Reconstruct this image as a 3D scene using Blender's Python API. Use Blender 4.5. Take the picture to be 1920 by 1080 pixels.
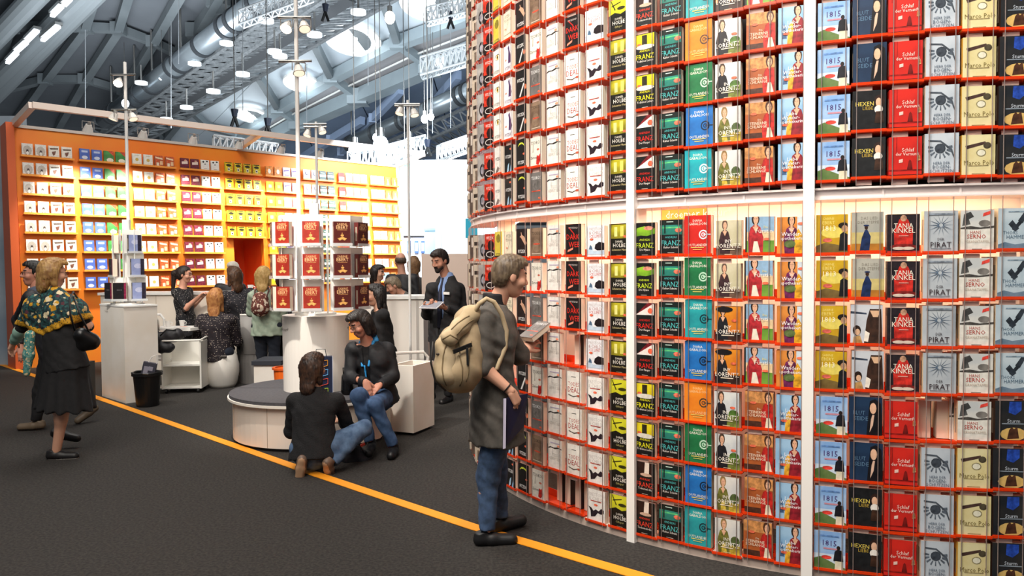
import bpy, bmesh, math, random
import numpy as np
from mathutils import Vector, Matrix
random.seed(7); rng=np.random.default_rng(5)
for o in list(bpy.data.objects): bpy.data.objects.remove(o)
scn=bpy.context.scene; COL=scn.collection
PI=math.pi; rad=math.radians
# ---------------------------------------------------------------- camera
F=1429.24; H=1.68; PIT=0.0315356; ROL=0.00619877
fw=Vector((0,math.cos(PIT),-math.sin(PIT))); d0=Vector((0,-math.sin(PIT),-math.cos(PIT))); r0=Vector((1,0,0))
rt=r0*math.cos(ROL)+d0*math.sin(ROL); dn=d0*math.cos(ROL)-r0*math.sin(ROL)
cd=bpy.data.cameras.new('camera'); cam=bpy.data.objects.new('camera',cd); COL.objects.link(cam); scn.camera=cam
cd.sensor_width=36; cd.lens=36*F/1920; cd.clip_end=300
M=Matrix((rt,-dn,-fw)).transposed().to_4x4(); M.translation=(0,0,H); cam.matrix_world=M
# ---------------------------------------------------------------- world, exposure, big lamps, added fill lights
scn.view_settings.view_transform='Standard'; scn.view_settings.look='None'; scn.view_settings.gamma=1
scn.view_settings.use_curve_mapping=False; scn.view_settings.exposure=0.0
wd=bpy.data.worlds.new('hall'); scn.world=wd; wd.use_nodes=True
wb=wd.node_tree.nodes['Background']; wb.inputs[0].default_value=(0.62,0.68,0.74,1); wb.inputs[1].default_value=0.20
def lamp(kind,name,loc,energy,color=(1,1,1),aim=None,size=1.0,spot=60,blend=.5,sy=None):
    l=bpy.data.lights.new(name,kind); l.energy=energy; l.color=color
    if kind=='AREA':
        l.size=size
        if sy: l.shape='RECTANGLE'; l.size_y=sy
    else: l.shadow_soft_size=size
    if kind=='SPOT': l.spot_size=rad(spot); l.spot_blend=blend
    o=bpy.data.objects.new(name,l); COL.objects.link(o); o.location=loc
    if aim is not None: o.rotation_euler=(Vector(aim)-Vector(loc)).to_track_quat('-Z','Y').to_euler()
    return o
WARM=(1,.86,.68); COOL=(.82,.92,1)
lamp('AREA','hall_flood',(-3,1.5,8.5),520,(1,.95,.88),(-1,6.5,0.5),5)
lamp('AREA','hall_flood',(-3.5,9,8.5),420,(1,.95,.88),(-3,10,0),4)
for a,z,e in ((-150,7.0,620),(-127,7.2,950),(-104,7.2,950)):
    ca,sa=math.cos(rad(a)),math.sin(rad(a))
    lamp('SPOT','drum_spotlight',(2.93+6.0*ca,7.03+6.0*sa,z),e,(1,.93,.84),(2.93+3.2*ca,7.03+3.2*sa,3.0),.15,50,.9)
lamp('AREA','roof_fill',(-14,26,4.3),3800,(.92,.96,1),(-13,34,14),8)  # unseen fill added to brighten the dark vault
lamp('AREA','roof_fill',(-1,24,5.0),2600,(.86,.93,1),(0,34,14),5)  # second added fill, brightens the blue underside of the roof
lamp('AREA','shelf_fill',(-1.5,1.0,5.5),190,(1,.9,.78),(1.6,5.2,1.2),3)  # added fill that lifts the lower books and beam from the front
lamp('AREA','stand_fill',(-1.8,16.5,5),900,COOL,(-1.8,20,2.5),3)  # added fill that turns the stand's back wall bright white
# ---------------------------------------------------------------- pixel rays of the 1920x1080 photograph -> world points
def ray(px,py): return fw+rt*((px-960)/F)+dn*((py-540)/F)
def atz(px,py,z=0.0):
    d=ray(px,py); return Vector((0,0,H))+d*((z-H)/d.z)
def aty(px,py,Y):
    d=ray(px,py); return Vector((0,0,H))+d*(Y/d.y)
# ---------------------------------------------------------------- materials
def lin(c): return c/12.92 if c<=.04045 else ((c+.055)/1.055)**2.4
def hexc(h): return tuple(lin(int(h[i:i+2],16)/255) for i in (0,2,4))+(1,)
_M={}
def mat(h,rough=.5,metal=0.0,trans=0.0,alpha=1.0,emit=0.0,noise=None,scale=8.0,bump=0.0,bscale=200.0):
    """plain colour h ('rrggbb') or mottled 'rrggbb/rrggbb'"""
    key=(h,rough,metal,trans,alpha,emit,noise,scale,bump,bscale)
    if key in _M: return _M[key]
    m=bpy.data.materials.new('m_'+h.replace('/','_')); m.use_nodes=True; nt=m.node_tree; b=nt.nodes['Principled BSDF']
    hs=h.split('/')
    b.inputs['Base Color'].default_value=hexc(hs[0]); b.inputs['Roughness'].default_value=rough; b.inputs['Metallic'].default_value=metal
    b.inputs['Transmission Weight'].default_value=trans; b.inputs['Alpha'].default_value=alpha
    if emit: b.inputs['Emission Color'].default_value=hexc(hs[0]); b.inputs['Emission Strength'].default_value=emit
    if len(hs)>1 or bump:
        tc=nt.nodes.new('ShaderNodeTexCoord'); n=nt.nodes.new('ShaderNodeTexNoise'); n.inputs['Scale'].default_value=scale; n.inputs['Detail'].default_value=5
        nt.links.new(tc.outputs['Object'],n.inputs['Vector'])
        if len(hs)>1:
            r=nt.nodes.new('ShaderNodeValToRGB'); r.color_ramp.elements[0].position=.38; r.color_ramp.elements[1].position=.62
            r.color_ramp.elements[0].color=hexc(hs[0]); r.color_ramp.elements[1].color=hexc(hs[1])
            nt.links.new(n.outputs['Fac'],r.inputs[0]); nt.links.new(r.outputs[0],b.inputs['Base Color'])
        if bump:
            n2=nt.nodes.new('ShaderNodeTexNoise'); n2.inputs['Scale'].default_value=bscale; nt.links.new(tc.outputs['Object'],n2.inputs['Vector'])
            bp=nt.nodes.new('ShaderNodeBump'); bp.inputs['Strength'].default_value=bump; bp.inputs['Distance'].default_value=.01
            nt.links.new(n2.outputs['Fac'],bp.inputs['Height']); nt.links.new(bp.outputs[0],b.inputs['Normal'])
    _M[key]=m; return m
def dots_mat(base,dot,scale,size,rough=.8,stretch=(1,1,1)):
    key=('dots',base,dot,scale,size)
    if key in _M: return _M[key]
    m=bpy.data.materials.new('m_dots'); m.use_nodes=True; nt=m.node_tree; b=nt.nodes['Principled BSDF']; b.inputs['Roughness'].default_value=rough
    tc=nt.nodes.new('ShaderNodeTexCoord'); mp=nt.nodes.new('ShaderNodeMapping'); mp.inputs['Scale'].default_value=stretch
    v=nt.nodes.new('ShaderNodeTexVoronoi'); v.inputs['Scale'].default_value=scale; v.inputs['Randomness'].default_value=.45
    nt.links.new(tc.outputs['Object'],mp.inputs[0]); nt.links.new(mp.outputs[0],v.inputs['Vector'])
    r=nt.nodes.new('ShaderNodeValToRGB'); r.color_ramp.interpolation='CONSTANT'
    r.color_ramp.elements[0].color=hexc(dot); r.color_ramp.elements[1].color=hexc(base); r.color_ramp.elements[1].position=size
    nt.links.new(v.outputs['Distance'],r.inputs[0]); nt.links.new(r.outputs[0],b.inputs['Base Color']); _M[key]=m; return m
def floral_mat(base,base2,flowers,scale,size):
    key=('floral',base,tuple(flowers),scale)
    if key in _M: return _M[key]
    m=bpy.data.materials.new('m_floral'); m.use_nodes=True; nt=m.node_tree; b=nt.nodes['Principled BSDF']; b.inputs['Roughness'].default_value=.85
    tc=nt.nodes.new('ShaderNodeTexCoord'); N=nt.nodes.new; L=nt.links.new
    n=N('ShaderNodeTexNoise'); n.inputs['Scale'].default_value=45; n.inputs['Detail'].default_value=4; L(tc.outputs['Object'],n.inputs['Vector'])
    rb=N('ShaderNodeValToRGB'); rb.color_ramp.elements[0].color=hexc(base); rb.color_ramp.elements[1].color=hexc(base2)
    rb.color_ramp.elements[0].position=.45; rb.color_ramp.elements[1].position=.72; L(n.outputs['Fac'],rb.inputs[0])
    # petal wobble
    ad=N('ShaderNodeVectorMath'); ad.operation='MULTIPLY_ADD'; L(n.outputs['Color'],ad.inputs[0]); ad.inputs[1].default_value=(.035,)*3; L(tc.outputs['Object'],ad.inputs[2])
    prev=rb.outputs[0]
    for i,sc in enumerate((scale,scale*1.7)):
        v=N('ShaderNodeTexVoronoi'); v.inputs['Scale'].default_value=sc; v.inputs['Randomness'].default_value=.8; L(ad.outputs[0],v.inputs['Vector'])
        lt=N('ShaderNodeMath'); lt.operation='LESS_THAN'; lt.inputs[1].default_value=size; L(v.outputs['Distance'],lt.inputs[0])
        sp=N('ShaderNodeSeparateColor'); L(v.outputs['Color'],sp.inputs[0])
        rr=N('ShaderNodeValToRGB'); rr.color_ramp.interpolation='CONSTANT'
        els=rr.color_ramp.elements
        while len(els)<len(flowers): els.new(.5)
        for k,fc in enumerate(flowers): els[k].position=k/len(flowers); els[k].color=hexc(fc)
        L(sp.outputs[0],rr.inputs[0])
        mx=N('ShaderNodeMixRGB'); L(lt.outputs[0],mx.inputs[0]); L(prev,mx.inputs[1]); L(rr.outputs[0],mx.inputs[2]); prev=mx.outputs[0]
    L(prev,b.inputs['Base Color']); _M[key]=m; return m
# ---------------------------------------------------------------- mesh builder
def basis(d):
    d=Vector(d).normalized(); a=Vector((0,0,1)) if abs(d.z)<.9 else Vector((1,0,0))
    u=d.cross(a).normalized(); return d,u,d.cross(u)
class MB:
    def __init__(s): s.v=[]; s.f=[]; s.m=[]; s.mats=[]
    def mi(s,m):
        if m not in s.mats: s.mats.append(m)
        return s.mats.index(m)
    def add(s,vs,fs,m):
        n=len(s.v); s.v+=[tuple(x) for x in vs]; k=s.mi(m)
        for f in fs: s.f.append([i+n for i in f]); s.m.append(k)
        return s
    def hexa(s,p,m):   # 4 bottom ccw + 4 top
        return s.add(p,[(3,2,1,0),(4,5,6,7),(0,1,5,4),(1,2,6,5),(2,3,7,6),(3,0,4,7)],m)
    def box(s,c,sz,m,X=(1,0,0),Y=(0,1,0),Z=(0,0,1)):
        c,X,Y,Z=Vector(c),Vector(X)*(sz[0]/2),Vector(Y)*(sz[1]/2),Vector(Z)*(sz[2]/2)
        return s.hexa([c-X-Y-Z,c+X-Y-Z,c+X+Y-Z,c-X+Y-Z,c-X-Y+Z,c+X-Y+Z,c+X+Y+Z,c-X+Y+Z],m)
    def bar(s,a,b,w,hh,m,up=(0,0,1)):
        a,b=Vector(a),Vector(b); d=(b-a); L=d.length; d.normalize(); up=Vector(up); x=d.cross(up)
        if x.length<1e-4: x=d.cross(Vector((1,0,0)))
        x.normalize(); z=x.cross(d)
        return s.box((a+b)/2,(w,L,hh),m,x,d,z)
    def cyl(s,a,b,r,m,n=8,r2=None,cap=True):
        a,b=Vector(a),Vector(b); r2=r if r2 is None else r2; d,u,w=basis(b-a); vs=[]
        for p,q in ((a,r),(b,r2)):
            for i in range(n):
                t=2*PI*i/n; vs.append(p+u*(q*math.cos(t))+w*(q*math.sin(t)))
        fs=[(i,(i+1)%n,n+(i+1)%n,n+i) for i in range(n)]
        if cap: fs+=[tuple(range(n))[::-1],tuple(range(n,2*n))]
        return s.add(vs,fs,m)
    def tube(s,pts,r,m,n=6,closed=False):
        pts=[Vector(p) for p in pts]; N=len(pts); vs=[]; ref=None
        for i,p in enumerate(pts):
            a=pts[(i-1)%N] if (i or closed) else p; b=pts[(i+1)%N] if (i<N-1 or closed) else p
            d,u,w=basis(b-a)
            if ref is not None:
                u=(ref-d*ref.dot(d)); u=u.normalized() if u.length>1e-5 else basis(d)[1]; w=d.cross(u)
            ref=u; rr=r[i] if isinstance(r,(list,tuple)) else r
            for k in range(n):
                t=2*PI*k/n; vs.append(p+u*(rr*math.cos(t))+w*(rr*math.sin(t)))
        fs=[]
        for i in range(N if closed else N-1):
            j=(i+1)%N
            for k in range(n): fs.append((i*n+k,i*n+(k+1)%n,j*n+(k+1)%n,j*n+k))
        if not closed: fs+=[tuple(range(n))[::-1],tuple(range((N-1)*n,N*n))]
        return s.add(vs,fs,m)
    def lathe(s,c,prof,m,n=32,a0=0,a1=2*PI):
        c=Vector(c); full=abs(a1-a0-2*PI)<1e-6; N=n if full else n+1; vs=[]
        for r,z in prof:
            for i in range(N):
                t=a0+(a1-a0)*i/n; vs.append(c+Vector((r*math.cos(t),r*math.sin(t),z)))
        fs=[]
        for j in range(len(prof)-1):
            for i in range(n):
                i2=(i+1)%N; fs.append((j*N+i,j*N+i2,(j+1)*N+i2,(j+1)*N+i))
        return s.add(vs,fs,m)
    def prism(s,poly,z0,z1,m,m2=None):
        n=len(poly); vs=[(x,y,z0) for x,y in poly]+[(x,y,z1) for x,y in poly]
        s.add(vs,[(i,(i+1)%n,n+(i+1)%n,n+i) for i in range(n)]+[tuple(range(n))[::-1]],m)
        return s.add(vs[n:],[tuple(range(n))],m2 or m)
    def slab(s,p,th,m):   # polygon of 3d points thickened along its normal
        p=[Vector(x) for x in p]; nn=(p[1]-p[0]).cross(p[2]-p[0]).normalized()*th; n=len(p)
        return s.add(p+[x+nn for x in p],[tuple(range(n))[::-1],tuple(range(n,2*n))]+[(i,(i+1)%n,n+(i+1)%n,n+i) for i in range(n)],m)
    def ball(s,c,r,m,n=12,k=8,R=None):
        c=Vector(c); rr=Vector(r) if isinstance(r,(tuple,list)) else Vector((r,r,r)); vs=[]
        for j in range(1,k):
            p=PI*j/k
            for i in range(n):
                t=2*PI*i/n; q=Vector((rr.x*math.sin(p)*math.cos(t),rr.y*math.sin(p)*math.sin(t),rr.z*math.cos(p)))
                vs.append(c+(R@q if R else q))
        T=Vector((0,0,rr.z)); T=R@T if R else T
        vs+=[c+T,c-T]; fs=[]
        for j in range(k-2):
            for i in range(n): fs.append((j*n+i,(j+1)*n+i,(j+1)*n+(i+1)%n,j*n+(i+1)%n))
        a=len(vs)-2
        for i in range(n): fs.append((a,i,(i+1)%n)); fs.append((a+1,(k-2)*n+(i+1)%n,(k-2)*n+i))
        return s.add(vs,fs,m)
    def mesh(s,name,smooth=False,off=None):
        me=bpy.data.meshes.new(name)
        v=s.v if off is None else [(x-off[0],y-off[1],z-off[2]) for x,y,z in s.v]
        me.from_pydata(v,[],s.f)
        for m in s.mats: me.materials.append(m)
        me.polygons.foreach_set('material_index',s.m)
        if smooth: me.polygons.foreach_set('use_smooth',[True]*len(s.f))
        me.update(); return me
    def centre(s):
        a=np.array(s.v); return Vector(((a[:,0].min()+a[:,0].max())/2,(a[:,1].min()+a[:,1].max())/2,a[:,2].min()))
def tag(o,label=None,cat=None,group=None,kind=None):
    if label: o['label']=label
    if cat: o['category']=cat
    if group: o['group']=group
    if kind: o['kind']=kind
    return o
def link(name,me,parent=None,loc=None,rz=None):
    o=bpy.data.objects.new(name,me); COL.objects.link(o)
    if parent is not None: o.parent=parent
    if loc is not None: o.location=loc
    if rz is not None: o.rotation_euler=(0,0,rz)
    return o
def thing(name,label,cat,loc=(0,0,0),rz=0,group=None):
    return tag(link(name,None,None,loc,rz),label,cat,group)
def put(name,mb,parent=None,label=None,cat=None,group=None,kind=None,smooth=False,local=False):
    """world-space builder -> object; children keep their world place under an unrotated Empty"""
    if parent is None:
        c=mb.centre(); o=link(name,mb.mesh(name,smooth,c),None,c)
    elif local: o=link(name,mb.mesh(name,smooth),parent)
    else:
        c=Vector(parent.location); 
        if parent.parent: c=c+Vector(parent.parent.location)
        o=link(name,mb.mesh(name,smooth,c),parent)
    return tag(o,label,cat,group,kind)
def empty(parent,name):
    return link(name,None,parent)
_T={}
def text_tris(txt):
    """(verts normalised: cap height 1, x from 0..w), faces"""
    if txt in _T: return _T[txt]
    cu=bpy.data.curves.new('t','FONT'); cu.body=txt; cu.resolution_u=1
    o=bpy.data.objects.new('t',cu); COL.objects.link(o)
    dg=bpy.context.evaluated_depsgraph_get(); me=bpy.data.meshes.new_from_object(o.evaluated_get(dg))
    v=np.array([x.co[:] for x in me.vertices]); fs=[tuple(p.vertices) for p in me.polygons]
    bpy.data.objects.remove(o); bpy.data.curves.remove(cu); bpy.data.meshes.remove(me)
    v=v[:,:2]; v[:,0]-=v[:,0].min(); v/=0.69
    _T[txt]=(v,fs); return _T[txt]
WHITE=mat('ece8e4',.45); BLACK=mat('0b0b0c',.6); STEEL=mat('9a9a98',.35,.9); DARK=mat('17171a',.7)
# ================================================================ THE SETTING
fl=MB(); fl.add([(-16,-2,0),(9,-2,0),(9,30,0),(-16,30,0)],[(0,1,2,3)],mat('1d1a18/35312d',.95,scale=55,bump=.6,bscale=160))
put('floor',fl,kind='structure')
# ---- orange wall leaning back
WA=Vector((-8.068,12.579,0)); WH=0.782; WL=7.841; WLN=.08; WHT=4.023
WU=Vector((math.sin(WH),math.cos(WH),0)); WN=Vector((math.cos(WH),-math.sin(WH),0))  # towards the room
WUP=Vector((-WN.x*math.sin(WLN),-WN.y*math.sin(WLN),math.cos(WLN))); WF=WU.cross(WUP)*-1
if WF.dot(WN)<0: WF=-WF
def wp(s,v,d=0.0): return WA+WU*s+WUP*v+WF*d
ORW=mat('f07a1c/ee8a20',.5,scale=1.2)
w=MB()
def wbox(mb,s0,s1,v0,v1,d0_,d1_,m):
    mb.hexa([wp(s0,v0,d0_),wp(s1,v0,d0_),wp(s1,v0,d1_),wp(s0,v0,d1_),wp(s0,v1,d0_),wp(s1,v1,d0_),wp(s1,v1,d1_),wp(s0,v1,d1_)],m)
wbox(w,0,3.70,0,WHT,-.12,0,ORW); wbox(w,3.70,4.34,2.24,WHT,-.12,0,ORW); wbox(w,4.34,WL,0,WHT,-.12,0,ORW)
wall=put('wall_orange',w,kind='structure')
wall['label']='orange leaning display wall with rows of books'
w=MB(); ORD=mat('e2521a',.55)
wbox(w,3.55,3.70,0,2.3,-.9,-.12,ORD); wbox(w,4.34,4.5,0,2.3,-.9,-.12,ORD); wbox(w,3.5,4.5,0,2.4,-1.0,-.9,ORD)
put('door_1',w,kind='structure')
w=MB(); w.hexa([wp(-.14,-.05,-.5),wp(-.02,-.05,-.5),wp(-.02,-.05,.02),wp(-.14,-.05,.02),wp(-.14,WHT+.06,-.3),wp(-.02,WHT+.06,-.3),wp(-.02,WHT+.06,.1),wp(-.14,WHT+.06,.1)],mat('d8602a',.5))
put('trim_1',w,kind='structure')
w=MB(); wbox(w,0,WL,WHT,WHT+.05,-.14,.03,mat('c8bdb4',.5)); put('trim_2',w,kind='structure')
w=MB(); w.box((-12.3,13.1,2.1),(8.0,.1,4.3),mat('a9b4bd/8797a6',.8,scale=.9)); put('wall_left',w,kind='structure')
# ---- orange line on the carpet
pts=[(-40,668),(0,683),(48,699),(185,747),(240,766),(445,838),(590,889),(738,939),(885,988),(1000,1022),(1100,1052),(1200,1081),(1330,1122)]
pp=[atz(x,y) for x,y in pts]; w=MB(); vs=[]
for i,p in enumerate(pp):
    d=(pp[min(i+1,len(pp)-1)]-pp[max(i-1,0)]); d.z=0; d.normalize(); q=Vector((d.y,-d.x,0))
    vs+=[p+q*.046+Vector((0,0,.002)),p-q*.046+Vector((0,0,.002)),p+q*.046+Vector((0,0,.006)),p-q*.046+Vector((0,0,.006))]
fs=[]
for i in range(len(pp)-1):
    a=4*i;b=4*i+4; fs+=[(a+2,b+2,b+3,a+3),(a,b,b+2,a+2),(a+3,b+3,b+1,a+1)]
w.add(vs,fs,mat('f29a1c',.6)); put('floor_stripe',w,label='flat orange stripe running across the dark carpet',cat='stripe')
# ---- white stand behind
w=MB(); w.box((-1.75,20,2.2),(3.1,.1,4.4),mat('f4f6f8',.6)); put('wall_back',w,kind='structure')
w=MB(); w.box((-.80,11.6,.92),(1.14,.08,1.84),mat('efd6c6',.6)); put('wall_partition',w,kind='structure')
# ================================================================ CURVED BOOKSHELF (drum)
DC=Vector((2.93774,7.03165,0)); DR=3.2147
ORA=mat('ff4a12',.25,trans=.35,alpha=.9); PINK=mat('f3d3c8',.5); BEAM=mat('e9dcd8',.45)
PH=(-157.9,-131.9,-114.5,-96.2)
def drum(phi,r,z): a=rad(phi); return DC+Vector((r*math.cos(a),r*math.sin(a),z))
def ringseg(mb,a0,a1,r0_,r1_,z0,z1,m,n=14):
    vs=[];fs=[]
    for i in range(n+1):
        a=a0+(a1-a0)*i/n; vs+=[drum(a,r1_,z0),drum(a,r0_,z0),drum(a,r0_,z1),drum(a,r1_,z1)]
    for i in range(n):
        b=4*i; c=b+4
        for k in range(4): fs.append((b+k,c+k,c+(k+1)%4,b+(k+1)%4))
    fs+=[(3,2,1,0),(4*n,4*n+1,4*n+2,4*n+3)]; mb.add(vs,fs,m)
LROW=1.72; LP=.2375; UROW=2.10; UPI=.2385; NUP=9
STEP0=(PH[1]-PH[0])/8
BAYS=[('curved shelf bay seen edge-on at the rounded end of the book drum',PH[0]-6*STEP0,PH[0],6),
      ('curved shelf bay of thrillers beside the backpack man',PH[0],PH[1],8),
      ('curved shelf bay between the two white posts',PH[1],PH[2],6),
      ('curved shelf bay of thick historical novels past the second post',PH[2],PH[3],6),
      ('sliver of shelf bay beyond the last white post',PH[3],PH[3]+3.1,1)]
BAYN=['','by backpack man','between white posts','past second post','']
# one tray mesh shared by every compartment
t=MB(); t.box((0,.035,-.004),(.166,.15,.006),ORA); t.box((0,-.041,.004),(.166,.004,.014),ORA); t.box((0,.108,.02),(.166,.004,.05),ORA)
TRAY=t.mesh('tray')
t=MB(); t.box((-.02,-.02,-.021),(.075,.004,.024),PINK); BRK=t.mesh('bracket')
cols={}
WIREM=mat('b9a7a0',.35,.6)
for bi,(lab,a0,a1,n) in enumerate(BAYS):
    base=drum((a0+a1)/2,DR,0); root=thing('bookshelf_bay',lab,'bookshelf',base,group='bays of the curved bookshelf')
    st=(a1-a0)/n
    def part(name,mb): return put(name,mb,root)
    m=MB(); ringseg(m,a0,a1,DR-.1,DR+.085,2.008,2.062,BEAM); ringseg(m,a0,a1,DR-.12,DR+.1,2.056,2.066,BEAM); ringseg(m,a0,a1,DR-.12,DR+.1,2.004,2.012,BEAM)
    for i in range(0,n+1,2):
        c=drum(a0+st*i,DR+.088,2.035); u=Vector((math.cos(rad(a0+st*i)),math.sin(rad(a0+st*i)),0)); m.box(c,(.01,.006,.05),BEAM,u.cross(Vector((0,0,1))),u)
    part('beam',m)
    m=MB(); ringseg(m,a0,a1,DR-.14,DR+.095,0.0,.05,mat('d8c3b5',.5)); part('base_rail',m)
    if bi in (1,2,3): pa=a0
    else: pa=None
    if bi==4: pa=a0
    if pa is not None:
        m=MB(); u=Vector((math.cos(rad(pa)),math.sin(rad(pa)),0)); v=Vector((-u.y,u.x,0))
        wd_=.055 if bi>1 else .03
        m.box(drum(pa,DR+.06 if bi>1 else DR-.0,2.2),(.14,wd_,4.4),mat('f4efe9',.4),u,v); part('post',m)
    wires=MB(); stuff=MB(); 
    for c in range(n):
        a=a0+st*(c+.5)
        if bi==3: a=(a0+a1)/2+(c-2.5)*2.87
        u=Vector((math.cos(rad(a)),math.sin(rad(a)),0)); rz=rad(a)+PI/2
        jl=random.uniform(-.012,.012); ju=random.uniform(-.012,.012)
        for k in (-.32,.32):
            aa=a+k*st
            wires=MB(); wires.cyl(drum(aa,DR+.112,.03),drum(aa,DR+.112,2.0),.0021,WIREM,5); wires.cyl(drum(aa,DR+.112,2.07),drum(aa,DR+.112,4.4),.0021,WIREM,5)
            put('wire',wires,root)
        for sec,nr in (('l',8),('u',NUP if bi<2 else 6)):
            for k in range(nr):
                z=LROW+jl-LP*k if sec=='l' else UROW+ju+UPI*k
                p=drum(a,DR+.07,z); cols[(bi,c,sec,k)]=(p,rz)
                if bi==0:
                    R=Matrix.Rotation(rz,3,'Z')
                    for q,mm in ((((0,.035,-.004),(.166,.15,.006)),ORA),(((0,-.041,.004),(.166,.004,.014)),ORA)):
                        stuff.box(p+R@Vector(q[0]),q[1],mm,R@Vector((1,0,0)),R@Vector((0,1,0)))
                else:
                    tr=link('tray',TRAY,root,p-base,rz); link('bracket',BRK,tr)
    if bi==0: put('tray',stuff,root,kind='stuff')
# inside of the drum: dark lining above, pale lit lining below
m=MB(); ringseg(m,-180,PH[3]+6,DR-.6,DR-.1,2.062,2.07,mat('e8dcd4'),40); put('strip_lid',m,label='pale lid ring added over the glowing strip behind the beam',cat='ledge')  # added lid that closes the glowing strip in from above
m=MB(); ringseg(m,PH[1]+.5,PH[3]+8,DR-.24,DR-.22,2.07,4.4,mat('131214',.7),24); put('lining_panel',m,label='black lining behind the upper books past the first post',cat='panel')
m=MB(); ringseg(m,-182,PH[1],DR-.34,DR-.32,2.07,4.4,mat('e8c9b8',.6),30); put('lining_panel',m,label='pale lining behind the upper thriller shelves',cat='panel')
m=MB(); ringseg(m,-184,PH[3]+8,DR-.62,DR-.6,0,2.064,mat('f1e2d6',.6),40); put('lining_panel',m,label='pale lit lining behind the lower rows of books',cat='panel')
m=MB(); ringseg(m,-180,PH[3]+6,DR-.32,DR-.24,2.046,2.056,mat('ffe2c2',.5,emit=34.0),40); put('glow_strip',m,label='added glowing strip hidden behind the beam to brighten the shelf gaps',cat='light')  # strip added out of sight to brighten the gaps between books
m=MB(); ringseg(m,PH[1]-4.8,PH[1]+2.6,DR-.595,DR-.585,1.95,2.062,mat('f5a12c',.5),10)
v,fs=text_tris('droemer knaur*'); R_=DR-.58; vs=[]
sc=.05
for x,y in v: a=PH[1]-3.9+math.degrees(x*sc/R_); vs.append(drum(a,R_,1.982+y*sc))
m.add(vs,fs,mat('fff6ea',.5)); put('banner',m,label='orange banner with white lettering inside the shelf above the top row',cat='sign')
# ================================================================ BOOKS
# a cover is a list of flat prints: r rectangle, e ellipse, p polygon, t text (fractions of the cover), g gradient
def fig(x,y,s,robe,skin='e0ad8c',hair='3a2418',skirt=None,bare=True):
    """half-length woman: x centre, y bottom, s height of the figure"""
    L=[('e',x,y+.82*s,.12*s,.15*s,hair),('p',[(x-.20*s,y),(x-.24*s,y+.38*s),(x-.15*s,y+.62*s),(x-.05*s,y+.68*s),(x+.05*s,y+.68*s),(x+.15*s,y+.62*s),(x+.24*s,y+.38*s),(x+.22*s,y)],robe)]
    if skirt: L.append(('p',[(x-.10*s,y),(x-.05*s,y+.3*s),(x+.06*s,y+.3*s),(x+.16*s,y)],skirt))
    L+=[('e',x+.01*s,y+.80*s,.075*s,.105*s,skin),('r',x-.035*s,y+.815*s,x-.01*s,y+.828*s,'2c1c14'),('r',x+.025*s,y+.815*s,x+.05*s,y+.828*s,'2c1c14'),('r',x-.012*s,y+.738*s,x+.03*s,y+.748*s,'a8524a'),('r',x+.002*s,y+.765*s,x+.016*s,y+.80*s,'c08a6c'),('r',x-.03*s,y+.64*s,x+.04*s,y+.74*s,skin)]
    if bare: L.append(('p',[(x-.09*s,y+.64*s),(x+.1*s,y+.64*s),(x+.01*s,y+.5*s)],skin))
    return L
def hood(x,y,s,c): return [('p',[(x-.3*s,y),(x-.32*s,y+.5*s),(x-.14*s,y+.82*s),(x+.14*s,y+.82*s),(x+.32*s,y+.5*s),(x+.3*s,y)],c)]
ST=lambda x,y,c='e86a4c':('e',x,y,.11,.035,c)
def fitz(bg,*a,tc='f4f0ec',ty=.2): return [('r',0,0,1,1,bg)]+list(a)+[('t','FITZEK',.5,ty,.11,.9,tc)]
def franz(c,ti,*a): return [('r',0,0,1,1,'141413')]+list(a)+[('t','ANDREAS',.5,.51,.06,.8,c),('t','FRANZ',.5,.35,.14,.86,c),('t',ti,.5,.23,.06,.8,'f0e6dc'),('r',.35,.07,.65,.085,'b8aca0')]
def gab(bg,em,ty='f3ecdc',emc='1d2a38',x0=.72): return [('r',0,0,1,1,bg),('t','DIANA',.5,.87,.06,.5,ty),('t','GABALDON',.5,.79,.065,.88,ty),('e',x0,.52,.17,.12,emc),('e',x0,.52,.12,.085,bg),('e',x0,.52,.075,.055,emc),('e',x0,.52,.04,.03,bg),('r',x0,.51,1,.535,emc),('t','OUTLANDER',.5,.26,.065,.86,ty),('r',.25,.19,.75,.21,'e6cf6a'),('r',.33,.14,.67,.155,'e6cf6a')]
D={}
def cov(k,desc,w,h,t,spine,art): D[k]=dict(desc=desc,w=w,h=h,t=t,spine=spine,art=art)
cov('fw','white thriller with a pale hand',.132,.203,.03,'e8e2da',fitz('efe9e0',('p',[(.1,.05),(.5,.3),(.8,.2),(.6,.1)],'6b5a55'),('e',.55,.2,.2,.06,'8b7a70'),tc='3a3030',ty=.56))
cov('fe','white thriller with a staring yellow eye',.132,.203,.03,'f3efe6',fitz('f3efe6',('e',.55,.72,.36,.11,'3a3420'),('e',.55,.71,.33,.09,'f7f3e8'),('e',.55,.72,.13,.09,'d8ac1c'),('e',.55,.72,.06,.045,'161208'),tc='7a746a'))
cov('fy','yellow thriller with a dark shape',.132,.203,.03,'d8b72c',fitz('e5d254/d8b22c',('e',.5,.75,.3,.16,'8e7d22'),('r',0,0,1,.12,'3a3312'),tc='3a3312',ty=.16))
cov('fb','black thriller with blue splashes',.132,.203,.03,'131313',fitz('151414',('p',[(.25,0),(.4,.3),(.55,.38),(.5,.1)],'a9cbe2'),('p',[(.6,.02),(.75,.3),(.85,.22),(.8,0)],'7fb4d9'),ST(.72,.86),ty=.6))
cov('fp','white thriller with a purple raised arm',.132,.203,.03,'f1ece8',fitz('f1ecee',('p',[(.55,.35),(.6,.75),(.52,.9),(.66,.98),(.75,.8),(.95,.5),(.85,.35)],'4d2c5c'),ST(.25,.5,'ee9a80'),tc='5a3a60'))
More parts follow.
